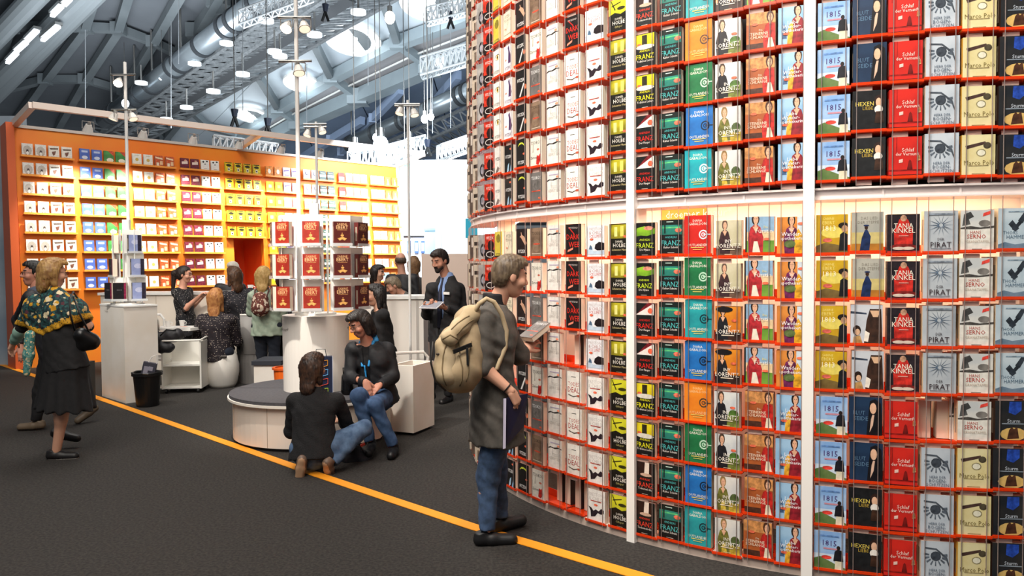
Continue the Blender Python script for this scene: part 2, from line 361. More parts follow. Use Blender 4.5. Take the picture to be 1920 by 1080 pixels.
cov('fs','cream thriller with thin dark lettering',.132,.203,.03,'efe0bb',[('r',0,0,1,1,'f0e3c6'),('t','FITZEK',.5,.84,.1,.86,'4a3c2e'),('t','TSOKOS',.5,.7,.1,.86,'4a3c2e'),('p',[(.3,.3),(.34,.32),(.62,.62),(.58,.62)],'8a7a5c'),ST(.25,.42,'eda080'),('r',.1,.2,.9,.22,'b39c72')])
cov('fc','black thriller with a yellow-green arc',.132,.203,.03,'10100f',fitz('131312',('e',.5,.72,.36,.17,'c9d23c'),('e',.5,.66,.4,.17,'131312'),ST(.8,.48)))
cov('fk','black thriller with a grey slash',.132,.203,.03,'1a1817',fitz('1c1918',('p',[(.3,.1),(.45,.1),(.8,.5),(.72,.55)],'d8d4d0'),('e',.9,.4,.12,.09,'e2774f'),ty=.66))
cov('fh','dark thriller with an outstretched hand',.132,.203,.03,'241a18',fitz('241917',('p',[(.3,.72),(.42,.7),(.85,.4),(.98,.5),(.75,.72),(.5,.8)],'d2a284'),('p',[(.42,.88),(.48,.88),(.55,.72),(.48,.7)],'d2a284'),ty=.22))
def tsok(bg,*a,c='1d1a18',ti=None): return [('r',0,0,1,1,bg)]+list(a)+[('t','TSOKOS',.5,.82,.11,.92,c)]+([('t',ti,.35,.33,.09,.6,'3c302a')] if ti else [])
cov('tg','grey thriller with a scratched circle',.135,.203,.035,'6d6661',tsok('75706c/5a5552',('e',.55,.6,.36,.2,'8d8783'),('e',.55,.6,.34,.185,'6a6561'),('r',.1,.36,.9,.4,'c7503c'),ST(.78,.14),c='f2efec'))
cov('tc','cream thriller with a red blot',.135,.203,.035,'e6dccb',tsok('ebe3d4',('p',[(.5,.1),(.58,.4),(.72,.36),(.86,.44),(.88,.2),(.7,.06)],'c3281e'),ST(.68,.58,'d8735c'),('p',[(.2,.5),(.24,.76),(.3,.76),(.28,.5)],'b8ae9c'),ti='Zersetzt'))
cov('tb','brown thriller with a blurred face',.135,.203,.035,'5c4434',tsok('8e745e/4c382c',('e',.5,.4,.34,.22,'a38a72/5a4334'),('e',.5,.46,.3,.03,'c4503a'),('r',.1,.12,.9,.15,'c8b8a4'),c='19120e'))
cov('te','white thriller torn across by a black crack',.135,.203,.035,'e2dbd2',[('r',0,0,1,1,'ece6dd'),('p',[(0,.66),(.2,.7),(.5,.68),(.8,.72),(1,.7),(1,.73),(.7,.76),(.4,.72),(.15,.74),(0,.7)],'2a2422'),('r',.74,.3,.77,.7,'4c4340'),('r',.3,.45,.32,.68,'a49a92'),('t','TESS',.5,.48,.1,.7,'b9afa6'),('t','GERRITSEN',.5,.36,.09,.84,'b9afa6'),('r',.15,.86,.85,.89,'b7a9c0'),ST(.78,.8,'ea8a6a')])
cov('td','white thriller with big red letters',.142,.205,.04,'efe8de',[('r',0,0,1,1,'f3ede4'),('t','TODES',.5,.6,.12,.8,'b8402e'),('t','DEAL',.5,.42,.17,.8,'a8281e'),('r',.35,.82,.65,.84,'4a4340'),('p',[(.15,.24),(.5,.19),(.85,.26),(.85,.29),(.5,.22),(.15,.27)],'5c4a42'),ST(.82,.25)])
cov('dw','black thriller with red letters',.14,.205,.04,'161212',[('r',0,0,1,1,'1e1716'),('t','VEIT ETZOLD',.5,.88,.05,.86,'e5d8d0'),('p',[(.2,.9),(.25,.9),(.6,.7),(.55,.68)],'c8281e'),('t','DARK',.5,.6,.16,.8,'dc3022'),('t','WEB',.58,.36,.17,.75,'dc3022'),('p',[(.15,.12),(.5,.2),(.52,.27),(.18,.19)],'ea8a70')])
cov('pc','white thriller with a black moth shape',.142,.205,.04,'f1ebe4',[('r',0,0,1,1,'f4efe9'),('t','PRESTON',.5,.85,.1,.86,'c7bdb8'),('t','& CHILD',.5,.72,.11,.86,'c7bdb8'),('r',.2,.63,.8,.66,'b0463c'),('p',[(.08,.46),(.25,.42),(.36,.34),(.5,.4),(.66,.36),(.8,.46),(.95,.42),(.94,.32),(.78,.28),(.6,.3),(.46,.18),(.22,.14),(.2,.32)],'2a1e26'),ST(.5,.53)])
cov('pi','white thriller with a black boulder on ice',.142,.205,.04,'eee8e2',[('r',0,0,1,1,'eceaec'),('t','PRESTON',.5,.89,.09,.86,'b9a8a4'),('t','& CHILD',.5,.78,.1,.86,'b07a74'),('t','ICE LIMIT',.5,.67,.085,.86,'b8382e'),('p',[(.45,.3),(.5,.42),(.7,.5),(1,.46),(1,.25),(.6,.24)],'1c1418'),('p',[(0,.24),(.2,.3),(.45,.22),(1,.24),(1,.12),(0,.12)],'c2d2e2'),('p',[(.12,.28),(.2,.42),(.3,.36),(.34,.26)],'54708c'),ST(.28,.58)])
cov('hw','black thriller with a yellow window',.148,.205,.04,'15120c',[('r',0,0,1,1,'17140d'),('r',.05,.56,.95,.97,'b7ac24/5e5412'),('r',.25,.62,.4,.9,'e8e08a'),('r',.55,.62,.72,.93,'ddd468'),ST(.8,.62),('t','DANIEL',.5,.47,.06,.6,'e8e0d2'),('t','HOLBE',.5,.36,.11,.86,'efe8dc'),('t','Schwarzer Mann',.5,.23,.06,.84,'d7c48c'),('r',.35,.06,.65,.075,'9a8c70')])
cov('hy','yellow-topped black thriller with dark branches',.148,.205,.04,'15120c',[('r',0,0,1,1,'17140d'),('r',0,.55,1,1,'d3cf2c/b9b420'),('p',[(.1,.98),(.14,.98),(.35,.7),(.3,.68)],'33300c'),('p',[(.15,.8),(.6,.88),(.6,.91),(.15,.84)],'33300c'),('e',.62,.72,.2,.05,'33300c'),('p',[(0,.55),(.3,.62),(.6,.55),(1,.64),(1,.5),(0,.5)],'17140d'),('t','DANIEL',.5,.43,.06,.6,'e8e0d2'),('t','HOLBE',.5,.32,.11,.86,'efe8dc'),('t','Giftspur',.5,.2,.065,.6,'a9a06a'),('r',.35,.06,.65,.075,'9a8c70')])
cov('ah','black thriller with lime lettering',.135,.206,.03,'141413',franz('c3d62c','Die Hyäne',('p',[(0,.6),(.1,.85),(.5,.9),(.8,.78),(1,.84),(1,.68),(.6,.62),(.3,.64)],'8fc02c/4e7a1c'),('e',.68,.84,.24,.06,'d98a72')))
cov('ar','black thriller with red letters, white triangle',.135,.206,.03,'141413',franz('d8281c','Der Fänger',('p',[(.05,.66),(.95,.66),(.95,.98),(.75,.98)],'efe2da'),('p',[(.1,.68),(.62,1),(.95,1)],'7c1a22'),('e',.78,.78,.13,.08,'e05a3c')))
cov('ay','black thriller with a yellow house',.135,.206,.03,'141413',franz('e3dc1c','Tödliches Lachen',('p',[(.05,.66),(.05,.98),(.95,.98),(.95,.66)],'e2cf1e/c7ae14'),('r',.35,.68,.6,.95,'2c2616'),ST(.22,.7),('e',.5,.62,.46,.07,'ddd6c8')))
cov('am','black thriller with red letters, light column',.135,.206,.03,'141413',franz('e2402a','Todesmelodie',('r',.1,.6,.9,1,'2c1712'),('p',[(.45,.6),(.5,1),(.72,1),(.7,.6)],'efdccb'),('e',.55,.64,.3,.05,'caa890')))
cov('ak','black thriller with teal lettering',.142,.206,.03,'141413',franz('52b6b4','Kalter Schnitt',('r',.03,.58,.97,.98,'2f8a78/1d5a52'),('r',.03,.85,.97,.98,'15201c'),('r',.1,.76,.9,.8,'5cc07a'),('r',.2,.62,.26,.86,'101a18'),('r',.3,.93,.6,.95,'d6efe2'),('e',.82,.7,.15,.06,'e2745a')))
cov('gr','tall scarlet novel with a pale seal',.155,.226,.045,'b81f18',gab('d2281e/be2018','r',emc='d8e2ea'))
cov('gg','tall deep green novel with a knot seal',.155,.226,.045,'1c6a3c',gab('227a46/175a34','g',emc='bfe0c4'))
cov('gt','tall teal novel with a seal',.155,.226,.045,'1c7f86',gab('28a3a6/1c7f88','t',emc='11333c'))
cov('gb','tall blue novel with a seal',.155,.226,.045,'1c5fa6',gab('2478c4/1a5aa0','b',emc='13243c'))
cov('gw','tall turquoise novel with a white emblem',.155,.226,.045,'1aa3a0',gab('22aeb4/1b8fa0','t',emc='f2f6f4'))
cov('go','tall orange novel with a grey seal',.155,.226,.045,'d8761a',gab('ec8a22/dd741a','o',ty='f2c890',emc='54402e'))
lor=lambda *a:list(a)+[('t','INY',.5,.44,.09,.4,'f4ecdf'),('t','LORENTZ',.5,.31,.12,.92,'f4ecdf'),('r',.25,.2,.75,.225,'e8d8c0'),('r',.35,.07,.65,.085,'d8c4a4')]
cov('lb','novel with a woman in a brown bonnet',.14,.203,.045,'4a3a30',lor(('r',0,0,1,1,'cfc6a8/b9b08c'),('r',0,0,1,.3,'6a5040'),*fig(.35,.1,.95,'3c2428',hair='6a5446')))
cov('lo','novel with a black-hatted woman on orange',.14,.203,.045,'4a2a18',lor(('r',0,0,1,1,'dc8a24/c86a18'),('r',0,0,1,.3,'3a2018'),*fig(.3,.1,.95,'1a1a20',hair='141014'),('e',.36,.92,.34,.08,'141014'),ST(.75,.62)))
cov('ld','novel with a dark-coated woman',.14,.203,.045,'2c2a26',lor(('r',0,0,1,1,'d8d8d4/b8bcc0'),('r',.5,0,1,.38,'6f7a34'),('e',.78,.42,.2,.1,'4a6a2a'),*fig(.28,0,1.05,'1c1b20',hair='4a382a',bare=False),ST(.75,.58)))
cov('ll','novel with a blonde woman in an olive coat',.14,.203,.045,'7a7434',lor(('r',0,0,1,1,'dcd8d0/c4c4c4'),('r',.4,0,1,.3,'b8a038'),('e',.82,.42,.18,.14,'4c5a30'),*fig(.36,0,1.05,'6b6a2c',hair='9a7a4a',skirt='c8b040')))
cov('sf','novel with a red-jacketed woman in a landscape',.15,.203,.045,'26201c',[('r',0,0,1,1,'141414'),('r',.06,0,1,1,'8fb0cc'),('r',.06,.36,1,.6,'e6c79a'),('r',.06,0,1,.36,'76a03a/54802c'),*fig(.36,.0,1.15,'b02a30',skirt='e4dcc8',hair='2a1814'),('t','Die',.72,.72,.06,.3,'f0d86a'),('t','Fürstin',.66,.62,.12,.66,'f4e8d8'),ST(.75,.4,'e46a4a')])
cov('ss','orange-brown novel with a red-robed woman',.15,.203,.045,'5a3420',[('r',0,0,1,1,'b8602c/8a4420'),('r',0,.7,1,1,'c98a50'),('r',0,0,1,.2,'4a2a1c'),*fig(.82,0,1.05,'b8241e',skirt='eadfc4',hair='4a2818',bare=False),ST(.3,.7),('t','Die',.5,.54,.05,.2,'ead8c0'),('t','STEINERNE',.42,.45,.075,.72,'ead8c0'),('t','SCHLANGE',.42,.36,.075,.7,'ead8c0')])
wan=lambda a,*t:a+list(t)
cov('wl','novel with a crimson-bodiced woman',.146,.205,.045,'8a5a20',[('r',0,0,1,1,'9cc0dc/7aa6cc'),('p',[(.14,.2),(.18,.5),(.2,.62),(.24,.5),(.3,.2)],'46648c'),*fig(.66,0,1.1,'8a1c28',hair='2c1814'),('p',[(.3,0),(.35,.5),(.5,.64),(.52,.4),(.46,0)],'d8a02c'),('t','Liebe',.5,.6,.09,.4,'f2f2f4'),('t','Wander-',.46,.5,.09,.7,'f2f2f4'),('t','apothekerin',.5,.4,.085,.9,'f2f2f4'),ST(.28,.32)])
cov('wo','novel with a woman in ochre shawl',.146,.205,.045,'b8621c',[('r',0,0,1,1,'d8883a/b8682a'),('r',.7,.3,1,1,'c8d4dc'),*fig(.5,.0,1.12,'6a2050',hair='1c1416'),('p',[(.6,0),(.62,.5),(.74,.7),(.9,.5),(.86,0)],'d29a22'),('e',.45,.3,.2,.1,'5a6a3a'),ST(.82,.82),('t','Die',.5,.66,.05,.2,'f4f4f4'),('t','Wander-',.5,.56,.1,.72,'f4f4f6'),('t','apothekerin',.52,.45,.09,.92,'f4f4f6')])
cov('e5','blue novel with a man in a black tailcoat',.152,.207,.05,'d8e2ee',[('r',0,.4,1,1,'7ea6d8/a8c4e4'),('r',0,0,1,.42,'cfdcea'),('p',[(0,0),(0,.28),(.2,.34),(.5,.24),(.8,.14),(1,.1),(1,0)],'4c6a34/7a8a54'),('e',.4,.33,.17,.05,'dc4034'),('t','1815',.5,.7,.14,.62,'46306c'),('r',.2,.86,.8,.9,'5f86bc'),('r',.3,.54,.75,.58,'c88a98'),('e',.78,.6,.06,.055,'241814'),('p',[(.62,.26),(.66,.5),(.75,.56),(.9,.54),(.94,.26)],'16161c'),('p',[(.66,0),(.68,.26),(.92,.26),(.94,0)],'e0d8bc')])
cov('e3','yellow novel with a dark-haired man',.152,.207,.05,'d08a1c',[('r',0,0,1,1,'c9a41c/b88a1a'),('e',.55,.55,.4,.14,'e0cc60'),('p',[(0,0),(0,.22),(.3,.3),(.7,.24),(1,.1),(1,0)],'5a4620/8a7440'),('t','SABINE',.4,.9,.06,.5,'e9d67a'),('t','EBERT',.4,.8,.08,.5,'e9d67a'),('t','1813',.42,.66,.13,.6,'f4ecc8'),('e',.36,.36,.15,.05,'e46a5a'),('e',.86,.72,.16,.08,'1c1410'),('e',.9,.64,.1,.09,'c89a74'),('p',[(.72,.1),(.76,.5),(.86,.56),(1,.5),(1,.1)],'14141a')])
cov('bh','black novel with a woman in a white ruff',.155,.207,.055,'1a1710',[('r',0,0,1,1,'17181a'),('t','HEXEN',.36,.68,.1,.56,'e0c85a'),('t','LIEBE',.46,.57,.08,.5,'b89a3c'),('e',.8,.72,.16,.17,'2c1a14'),('e',.78,.7,.09,.11,'e2b494'),('e',.78,.53,.13,.1,'ece6dc'),('p',[(.66,.2),(.7,.48),(.9,.48),(.94,.2)],'3c2418')])
cov('bs','navy novel with a dark-veiled woman',.155,.207,.055,'16273c',[('r',0,0,1,1,'1b3350/142640'),('p',[(.52,0),(.56,.4),(.62,.9),(.78,.96),(.95,.85),(1,.4),(1,0)],'0e0c12'),('e',.72,.72,.1,.14,'e2b494'),('p',[(.62,.12),(.66,.45),(.7,.56),(.76,.56),(.72,.3)],'d8b49c'),('t','BLUT',.3,.6,.1,.36,'5a7a96'),('t','SEIDE',.36,.46,.1,.46,'5a7a96')])
cov('bl','grey-gold novel with a woman in a blue gown',.15,.207,.05,'d8a83c',[('r',0,.2,1,1,'b3b0a4/9c9c94'),('r',0,.2,1,.5,'c9b878'),('r',0,0,1,.22,'b87a28/8a5a20'),('t','DAS LIED',.55,.85,.07,.6,'8a8478'),('t','DER STEPPE',.52,.75,.07,.72,'8a8478'),('p',[(.26,.05),(.32,.36),(.42,.56),(.5,.56),(.6,.4),(.56,.05)],'1b2c54'),('e',.46,.62,.055,.055,'3a2418'),('e',.46,.67,.09,.02,'1b2c54')])
cov('bw','grey novel with a laced woman and a child',.15,.207,.05,'d8b88a',[('r',0,0,1,1,'c9ccd2/b4b8c0'),('p',[(.0,.78),(.5,.76),(.5,.8),(0,.84)],'3c4658'),('p',[(.42,0),(.5,.6),(.6,.9),(.95,.9),(1,0)],'3a241a'),('p',[(.6,.86),(.7,.7),(.85,.7),(.92,.86)],'d8b08c'),('e',.2,.36,.13,.13,'2a1a12'),('e',.22,.32,.08,.08,'e0b490'),('p',[(.06,0),(.1,.2),(.3,.24),(.4,0)],'b89058'),('p',[(.42,.1),(.46,.36),(.6,.3),(.55,.08)],'efe6d6')])
cov('cs','red novel with a thin white title',.15,.205,.06,'c8281c',[('r',0,0,1,1,'d2281c/b8201a'),('r',0,.16,1,.2,'8e1610'),('r',0,0,1,.08,'5a120e'),('r',.1,.78,.12,1,'8e1610'),('r',.22,.6,.24,1,'8e1610'),('t','Schlaf',.58,.68,.09,.42,'f2dcd0'),('t','der Vernunft',.56,.58,.08,.72,'f2dcd0'),('p',[(.3,.36),(.42,.38),(.42,.46),(.3,.44)],'efc8bc'),('p',[(.55,.2),(.6,.4),(.64,.44),(.68,.4),(.72,.2)],'6e120e'),('p',[(.85,.4),(.96,.42),(.94,.54),(.86,.52)],'c88a5a')])
cov('ck','dark novel with a red-robed figure',.15,.205,.05,'2c1f24',[('r',0,0,1,1,'241c22'),*hood(.5,.12,.92,'c42c22'),('e',.5,.9,.1,.08,'c89a7c'),('e',.5,.2,.42,.07,'8a2420'),('e',.36,.16,.2,.04,'d8c4b4'),('e',.64,.16,.2,.04,'d8c4b4'),('r',0,0,1,.1,'a8241c'),('t','TANJA',.5,.72,.11,.66,'f4ead8'),('t','KINKEL',.5,.6,.12,.84,'f4ead8'),('r',.35,.46,.65,.475,'e8b8a8')])
star=[]
for _i in range(14):
    _a=PI*2*_i/14; _c,_s=math.cos(_a),math.sin(_a)*.68
    star.append(('p',[(.5+.06*_c-.012*_s,.66+.06*_s+.012*_c),(.5+.4*_c,.66+.4*_s),(.5+.06*_c+.012*_s,.66+.06*_s-.012*_c)],'54667a'))
cov('dp','pale grey novel with a star of daggers',.152,.212,.06,'e6cda8',[('r',0,0,1,1,'bcc2c6/a8b0b8')]+star+[('r',.1,.9,.9,.94,'8a94a0'),('t','DER',.5,.33,.06,.25,'3c3438'),('t','PIRAT',.5,.2,.13,.84,'3a2c30'),('r',.2,.1,.8,.12,'7c848c')])
ray_=[]
for _i in range(9):
    _a=PI*.95+PI*1.1*_i/8; _c,_s=math.cos(_a),math.sin(_a)*.68
    ray_.append(('p',[(.45+.2*_c-.02*_s,.64+.2*_s+.02*_c),(.45+.36*_c-.03*_s,.64+.36*_s+.03*_c),(.45+.36*_c+.03*_s,.64+.36*_s-.03*_c),(.45+.2*_c+.02*_s,.64+.2*_s-.02*_c)],'56606c'))
cov('cb','pale grey novel with a dark disc and rays',.152,.207,.06,'e2cdb8',[('r',0,0,1,1,'c2cad2/aeb8c2')]+ray_+[('e',.45,.64,.16,.115,'3c434c'),('p',[(.1,.82),(.45,.8),(.75,.6),(.85,.4),(.88,.4),(.8,.62),(.47,.83),(.1,.85)],'4a525c'),('t','HERR DER',.5,.29,.06,.7,'5a6878'),('t','BOGEN-',.5,.2,.08,.7,'5a6878'),('t','SCHÜTZEN',.5,.1,.075,.86,'5a6878')])
cov('mp','cream novel with a spyglass and compass',.15,.207,.06,'dba83e',[('r',0,0,1,1,'e2d8a8/d4c488'),('p',[(.1,.74),(.7,.84),(.74,.78),(.14,.66)],'4c3630'),('e',.76,.74,.12,.08,'4a4232'),('e',.58,.57,.15,.09,'8e8460'),('e',.58,.57,.12,.07,'e8e4cc'),('t','Marco Polo',.52,.34,.11,.9,'7c6c3a'),('r',.2,.26,.8,.28,'a8986a'),('r',.3,.07,.7,.085,'a8986a')])
cov('se','white novel with an ink battle scene',.15,.207,.055,'e0c49a',[('r',0,0,1,1,'e4e0d6'),('r',0,.55,1,1,'c0c4c4/e0dcd2'),('p',[(.05,.62),(.1,.9),(.3,.96),(.4,.84),(.25,.78),(.3,.66)],'3c3c3c/6a6a68'),('p',[(0,.58),(.3,.62),(.6,.58),(1,.62),(1,.57),(.5,.54),(0,.55)],'4a4642'),('e',.72,.68,.18,.08,'4c4844/8a8680'),('p',[(.66,.84),(.9,.9),(.9,.98),(.68,.92)],'e0483c'),('t','HANS',.45,.47,.07,.35,'b85a50'),('t','SERNO',.48,.37,.1,.6,'b8483e'),('t','GRANATAPFEL',.52,.25,.06,.7,'c8b8a8'),('r',.35,.06,.65,.075,'6a645c')])
cov('so','dark novel with riders below a blue crest',.155,.207,.06,'33221a',[('r',0,0,1,1,'1c2026/2c2a28'),('p',[(.4,.72),(.42,.98),(.78,.98),(.78,.78),(.6,.66)],'2448a8'),('e',.55,.2,.4,.16,'d8b46a'),('p',[(.36,.08),(.42,.3),(.5,.38),(.56,.32),(.66,.38),(.72,.1)],'4a2c1c'),('t','Sturm',.55,.52,.09,.6,'c2cad4'),('r',.2,.44,.9,.46,'98a4b0'),('r',0,0,1,.06,'7a1c18')])
cov('th','pale blue novel with a dark war hammer',.155,.207,.055,'dcc09c',[('r',0,0,1,1,'c4d2da/a8bcc8'),('p',[(.4,.5),(.5,.46),(.72,.66),(.62,.7)],'2c333c'),('p',[(.3,.62),(.5,.44),(.62,.52),(.42,.72)],'2c333c'),('p',[(.58,.7),(.72,.64),(.9,.9),(.78,.93)],'2c333c'),('r',.3,.9,1,.93,'8aa0b0'),('t','THORS',.36,.42,.075,.5,'5a7286'),('t','HAMMER',.55,.32,.085,.75,'5a7286'),('p',[(0,0),(0,.14),(.2,.2),(.5,.14),(1,.2),(1,0)],'5c7488/8aa0b4')])
# edge-on bay
cov('n1','scarlet and black thriller',.132,.203,.03,'a82018',[('r',0,0,1,1,'c8341e'),('e',.55,.55,.3,.2,'2a1412'),('r',0,0,1,.4,'231412'),('e',.5,.22,.4,.12,'d8d0c8'),('e',.5,.22,.34,.09,'231412'),('t','FITZEK',.5,.84,.1,.86,'f2eeea')])
cov('n2','grey thriller with goggles',.132,.203,.03,'9a948e',[('r',0,0,1,1,'b8b2ae/8c8682'),('e',.5,.4,.3,.26,'2e2a2c'),('e',.5,.4,.2,.15,'9a96a0')])
cov('n3','beige thriller',.132,.203,.03,'a89484',[('r',0,0,1,1,'c8b8a4'),('r',.1,.6,.9,.75,'3a2e28'),('r',.3,.1,.7,.5,'6a5848')])
cov('n4','dark thriller',.132,.203,.03,'3a302c',[('r',0,0,1,1,'4a3c36/6a584c'),('r',.2,.5,.4,.9,'d8ccc0')])
# ---------------------------------------------------------------- book meshes
PAGE=mat('e8dcc6',.8)
def amat(h):
    if '/' in h: return mat(h,.42)
    r=[int(h[i:i+2],16) for i in (0,2,4)]
    f=lambda q:''.join('%02x'%max(0,min(255,int(c*q+(q-1)*14))) for c in r)
    lo,hi=(.95,1.02) if sum(r)>480 else (.80,1.12)
    return mat(f(lo)+'/'+f(hi),.42,scale=34)
def art_into(mb,art,w,h,y,x0=None,z0=0.0):
    x0=-w/2 if x0 is None else x0; lay=0
    for a in art:
        lay+=1; yy=y-.00018*lay
        P=lambda u,v:(x0+u*w,yy,z0+v*h)
        cl=lambda q:min(1,max(0,q))
        k=a[0]
        if k=='r': mb.add([P(a[1],a[2]),P(a[3],a[2]),P(a[3],a[4]),P(a[1],a[4])],[(0,1,2,3)],amat(a[5]))
        elif k=='e':
            n=12; mb.add([P(cl(a[1]+a[3]*math.cos(2*PI*i/n)),cl(a[2]+a[4]*math.sin(2*PI*i/n))) for i in range(n)],[tuple(range(n))],amat(a[5]))
        elif k=='p': mb.add([P(cl(u),cl(v)) for u,v in a[1]],[tuple(range(len(a[1])))],amat(a[2]))
        elif k=='t':
            v,fs=text_tris(a[1]); sy=a[4]*h; tw=v[:,0].max(); sx=min(sy*.92,a[5]*w/tw)
            mb.add([(x0+a[2]*w+(q[0]-tw/2)*sx,yy,z0+a[3]*h-sy*.5+q[1]*sy) for q in v],fs,mat(a[6],.42))
def book_mesh(k):
    d=D[k]; w,h,t=d['w'],d['h'],d['t']; mb=MB(); sp=mat(d['spine'],.45)
    mb.box((0,.0008,h/2),(w,.0016,h),sp); mb.box((0,t-.0008,h/2),(w,.0016,h),sp); mb.box((-w/2+.0008,t/2,h/2),(.0016,t,h),sp)
    art_into(mb,d['art'],w,h,-.0002)
    mb.box((-w/2-.0003,t*.5,h*.5),(.0006,t*.35,h*.6),mat('9a8a78',.5))   # line of spine print
    me=mb.mesh('book_'+k); pg=MB(); pg.box((.001,t/2,h/2),(w-.005,t-.0034,h-.006),PAGE); return me,pg.mesh('pages_'+k)
BM={k:book_mesh(k) for k in D}
ORDN=['first','second','third','fourth','fifth','sixth','seventh','eighth','ninth']
def put_book(k,loc,rz,label,group,name='book',pages=True):
    o=link(name,BM[k][0],None,loc,rz); tag(o,label,name.replace('_',' '),group)
    if pages: link('page_block',BM[k][1],o)
    return o
P_=lambda s:s.split()
LAY={(1,'u'):['fw fw fe fe fe fy fy fy','fb fb fp fp fp fs fs fs','fc fc fk fk fk fh fh fh','tg tc tb tg tc tb tb','te te te te te te te','td td td td dw dw','pc pc pc pc pi pi','hw hw hw hw hy hy'],
 (1,'l'):['fy fy fy - - - fw fw','fs fs fs - - fb fb fb','fh fh fh fh fk fk fc fc','tb tc tg tb tc tg tb tc','te te te te te te te -','dw dw dw - td td td -','pi pi pi pi pc pc pc pc','hw hw hw hw hy hy hy hy'],
 (2,'u'):['ar ar ay ay am am','ak ak ak ak ak ak','gw gb gg go gt','ll ll ld ld lo','ss ss ss ss sf','wl wl wl wl wo'],
 (2,'l'):['ah ah ar ar ay ay am am','ak ak ak ak ak ak ak ak','gr gg gt gb go gg gb gt','lb lb lo lo ld ld ll ll','sf sf sf sf ss ss ss ss','wo wo wo wo wl wl wl wl'],
 (3,'u'):['e5 e5 e5 e5 e3','bh bh bs bs bw','cs cs cs cs cs','cb cb cb cb cb','mp mp mp mp mp','so so so so so'],
 (3,'l'):['e3 e3 e3 e3 e5 e5 e5 e5','bl bl bw bw bs bs bh bh','ck ck ck ck cs cs cs cs','dp dp dp dp - cb cb cb','se se se se se mp mp mp','th th th th so so so so'],
 (4,'u'):['e5 e5 e5 e5 e5'],(4,'l'):['lb lb lo lo ld ld ll ll']}
DOUBLE={'se','th'}
for (bi,sec),cl in LAY.items():
    for c,row in enumerate(cl):
        for k,b in enumerate(P_(row)):
            if bi==4: continue
            if b=='-':
                if (bi,c,k) in ((1,5,3),(1,5,7),(1,4,7),(3,3,4)):
                    p,rz=cols[(bi,c,sec,k)]; R=Matrix.Rotation(rz,3,'Z')
                    for j in (-1,1):
                        mm=MB(); mm.box(p+R@Vector((j*.042,.09,.1)),(.055,.09,.195),PAGE,R@Vector((1,0,0)),R@Vector((0,1,0))); mm.box(p+R@Vector((j*.042+.029,.09,.1)),(.003,.094,.2),mat('3a3030'),R@Vector((1,0,0)),R@Vector((0,1,0)))
                        put('paperback',mm,None,f"{'first' if j<0 else 'second'} book turned fore-edge outward in empty slot under {dict([(4,'torn-cover thrillers'),(5,'red-lettered thrillers'),(3,'star-of-daggers novels')])[c]}, {ORDN[k]} row".replace('first book turned','book turned').replace('second book turned','other book turned'),'paperback','paperbacks on the curved shelf')
                continue
            p,rz=cols[(bi,c,sec,k)]; d=D[b]
            R=Matrix.Rotation(rz+random.uniform(-.05,.05),3,'Z')
            q=p+R@Vector((random.uniform(-.004,.004),-.034,.0))
            lab=f"{d['desc']}, {ORDN[k]} row {'below' if sec=='l' else 'above'} beam, {BAYN[bi]}"
            len(lab.split())>15 and print('LONG',lab); put_book(b,q,R.to_euler().z,lab,'paperbacks on the curved shelf','paperback')
            if b in DOUBLE and sec=='l':
                put_book(b,q+R@Vector((-.02,d['t']+.004,0)),R.to_euler().z,'rear copy of '+lab.replace('with an ink battle scene','of battle').replace('with a dark war hammer','of hammer'),'paperbacks on the curved shelf','paperback')
# bay seen edge-on: too narrow to single out
mb=MB()
for c in range(6):
    for sec,nr in (('l',8),('u',9)):
        for k in range(nr):
            b=['n4','n3','n4','n3','n2','n1'][c]; d=D[b]; p,rz=cols[(0,c,sec,k)]; R=Matrix.Rotation(rz+rad(20),3,'Z')
            me=BM[b][0]; q=p+R@Vector((0,-.034,0)); base=len(mb.v)
            mb.v+=[tuple(q+R@v.co) for v in me.vertices]; ms=[mb.mi(m) for m in me.materials]
            for pl in me.polygons: mb.f.append([i+base for i in pl.vertices]); mb.m.append(ms[pl.material_index])
            mb.box(q+R@Vector((.001,d['t']/2,d['h']/2)),(d['w']-.005,d['t']-.004,d['h']-.006),mat('8a7c6c',.8),R@Vector((1,0,0)),R@Vector((0,1,0)))
put('paperbacks',mb,label='tightly foreshortened thrillers along the rounded edge of the book drum',cat='books',kind='stuff')
# ================================================================ BOOKS ON THE ORANGE WALL
def wd_(k,desc,art,w=.162,h=.215): cov('W'+k,desc,w,h,.03,art[0][5],art); BM['W'+k]=book_mesh('W'+k)
wd_('a','white book with a dark arch',[('r',0,0,1,1,'ece8e2'),('e',.5,.45,.4,.4,'c8beb4'),('p',[(.35,.1),(.4,.5),(.5,.56),(.6,.5),(.65,.1)],'4a3c38'),('e',.5,.24,.12,.16,'f4f0ea')])
wd_('b','white book with a brown sketch',[('r',0,0,1,1,'efe9df'),('p',[(.1,.8),(.9,.84),(.9,.72),(.2,.68)],'6a5648'),('p',[(.3,.5),(.7,.6),(.6,.3),(.4,.2)],'7a4c3c'),('r',.2,.08,.8,.14,'a89a8a')])
wd_('c','blue book with a white flower',[('r',0,0,1,1,'5b78c8/4862b8'),('e',.5,.3,.3,.14,'dfe6f4'),('r',.2,.7,.8,.86,'c2cfec')])
wd_('d','green and red book with a white shape',[('r',0,0,1,1,'4c9a4c/36783c'),('p',[(.4,1),(1,.6),(1,1)],'c84a30'),('e',.6,.24,.35,.18,'f0ead8')])
wd_('e','white book with a small gold emblem',[('r',0,0,1,1,'f2efe6'),('e',.5,.5,.18,.14,'d8b45a'),('r',.25,.82,.75,.86,'c8bcaa')])
wd_('f','orange-red book with pale lettering',[('r',0,0,1,1,'c85a30'),('p',[(.1,.9),(.9,.8),(.9,.66),(.1,.76)],'f0d8b8'),('r',.2,.1,.5,.4,'f0e0c8'),('r',.6,.2,.9,.55,'e8c49a')])
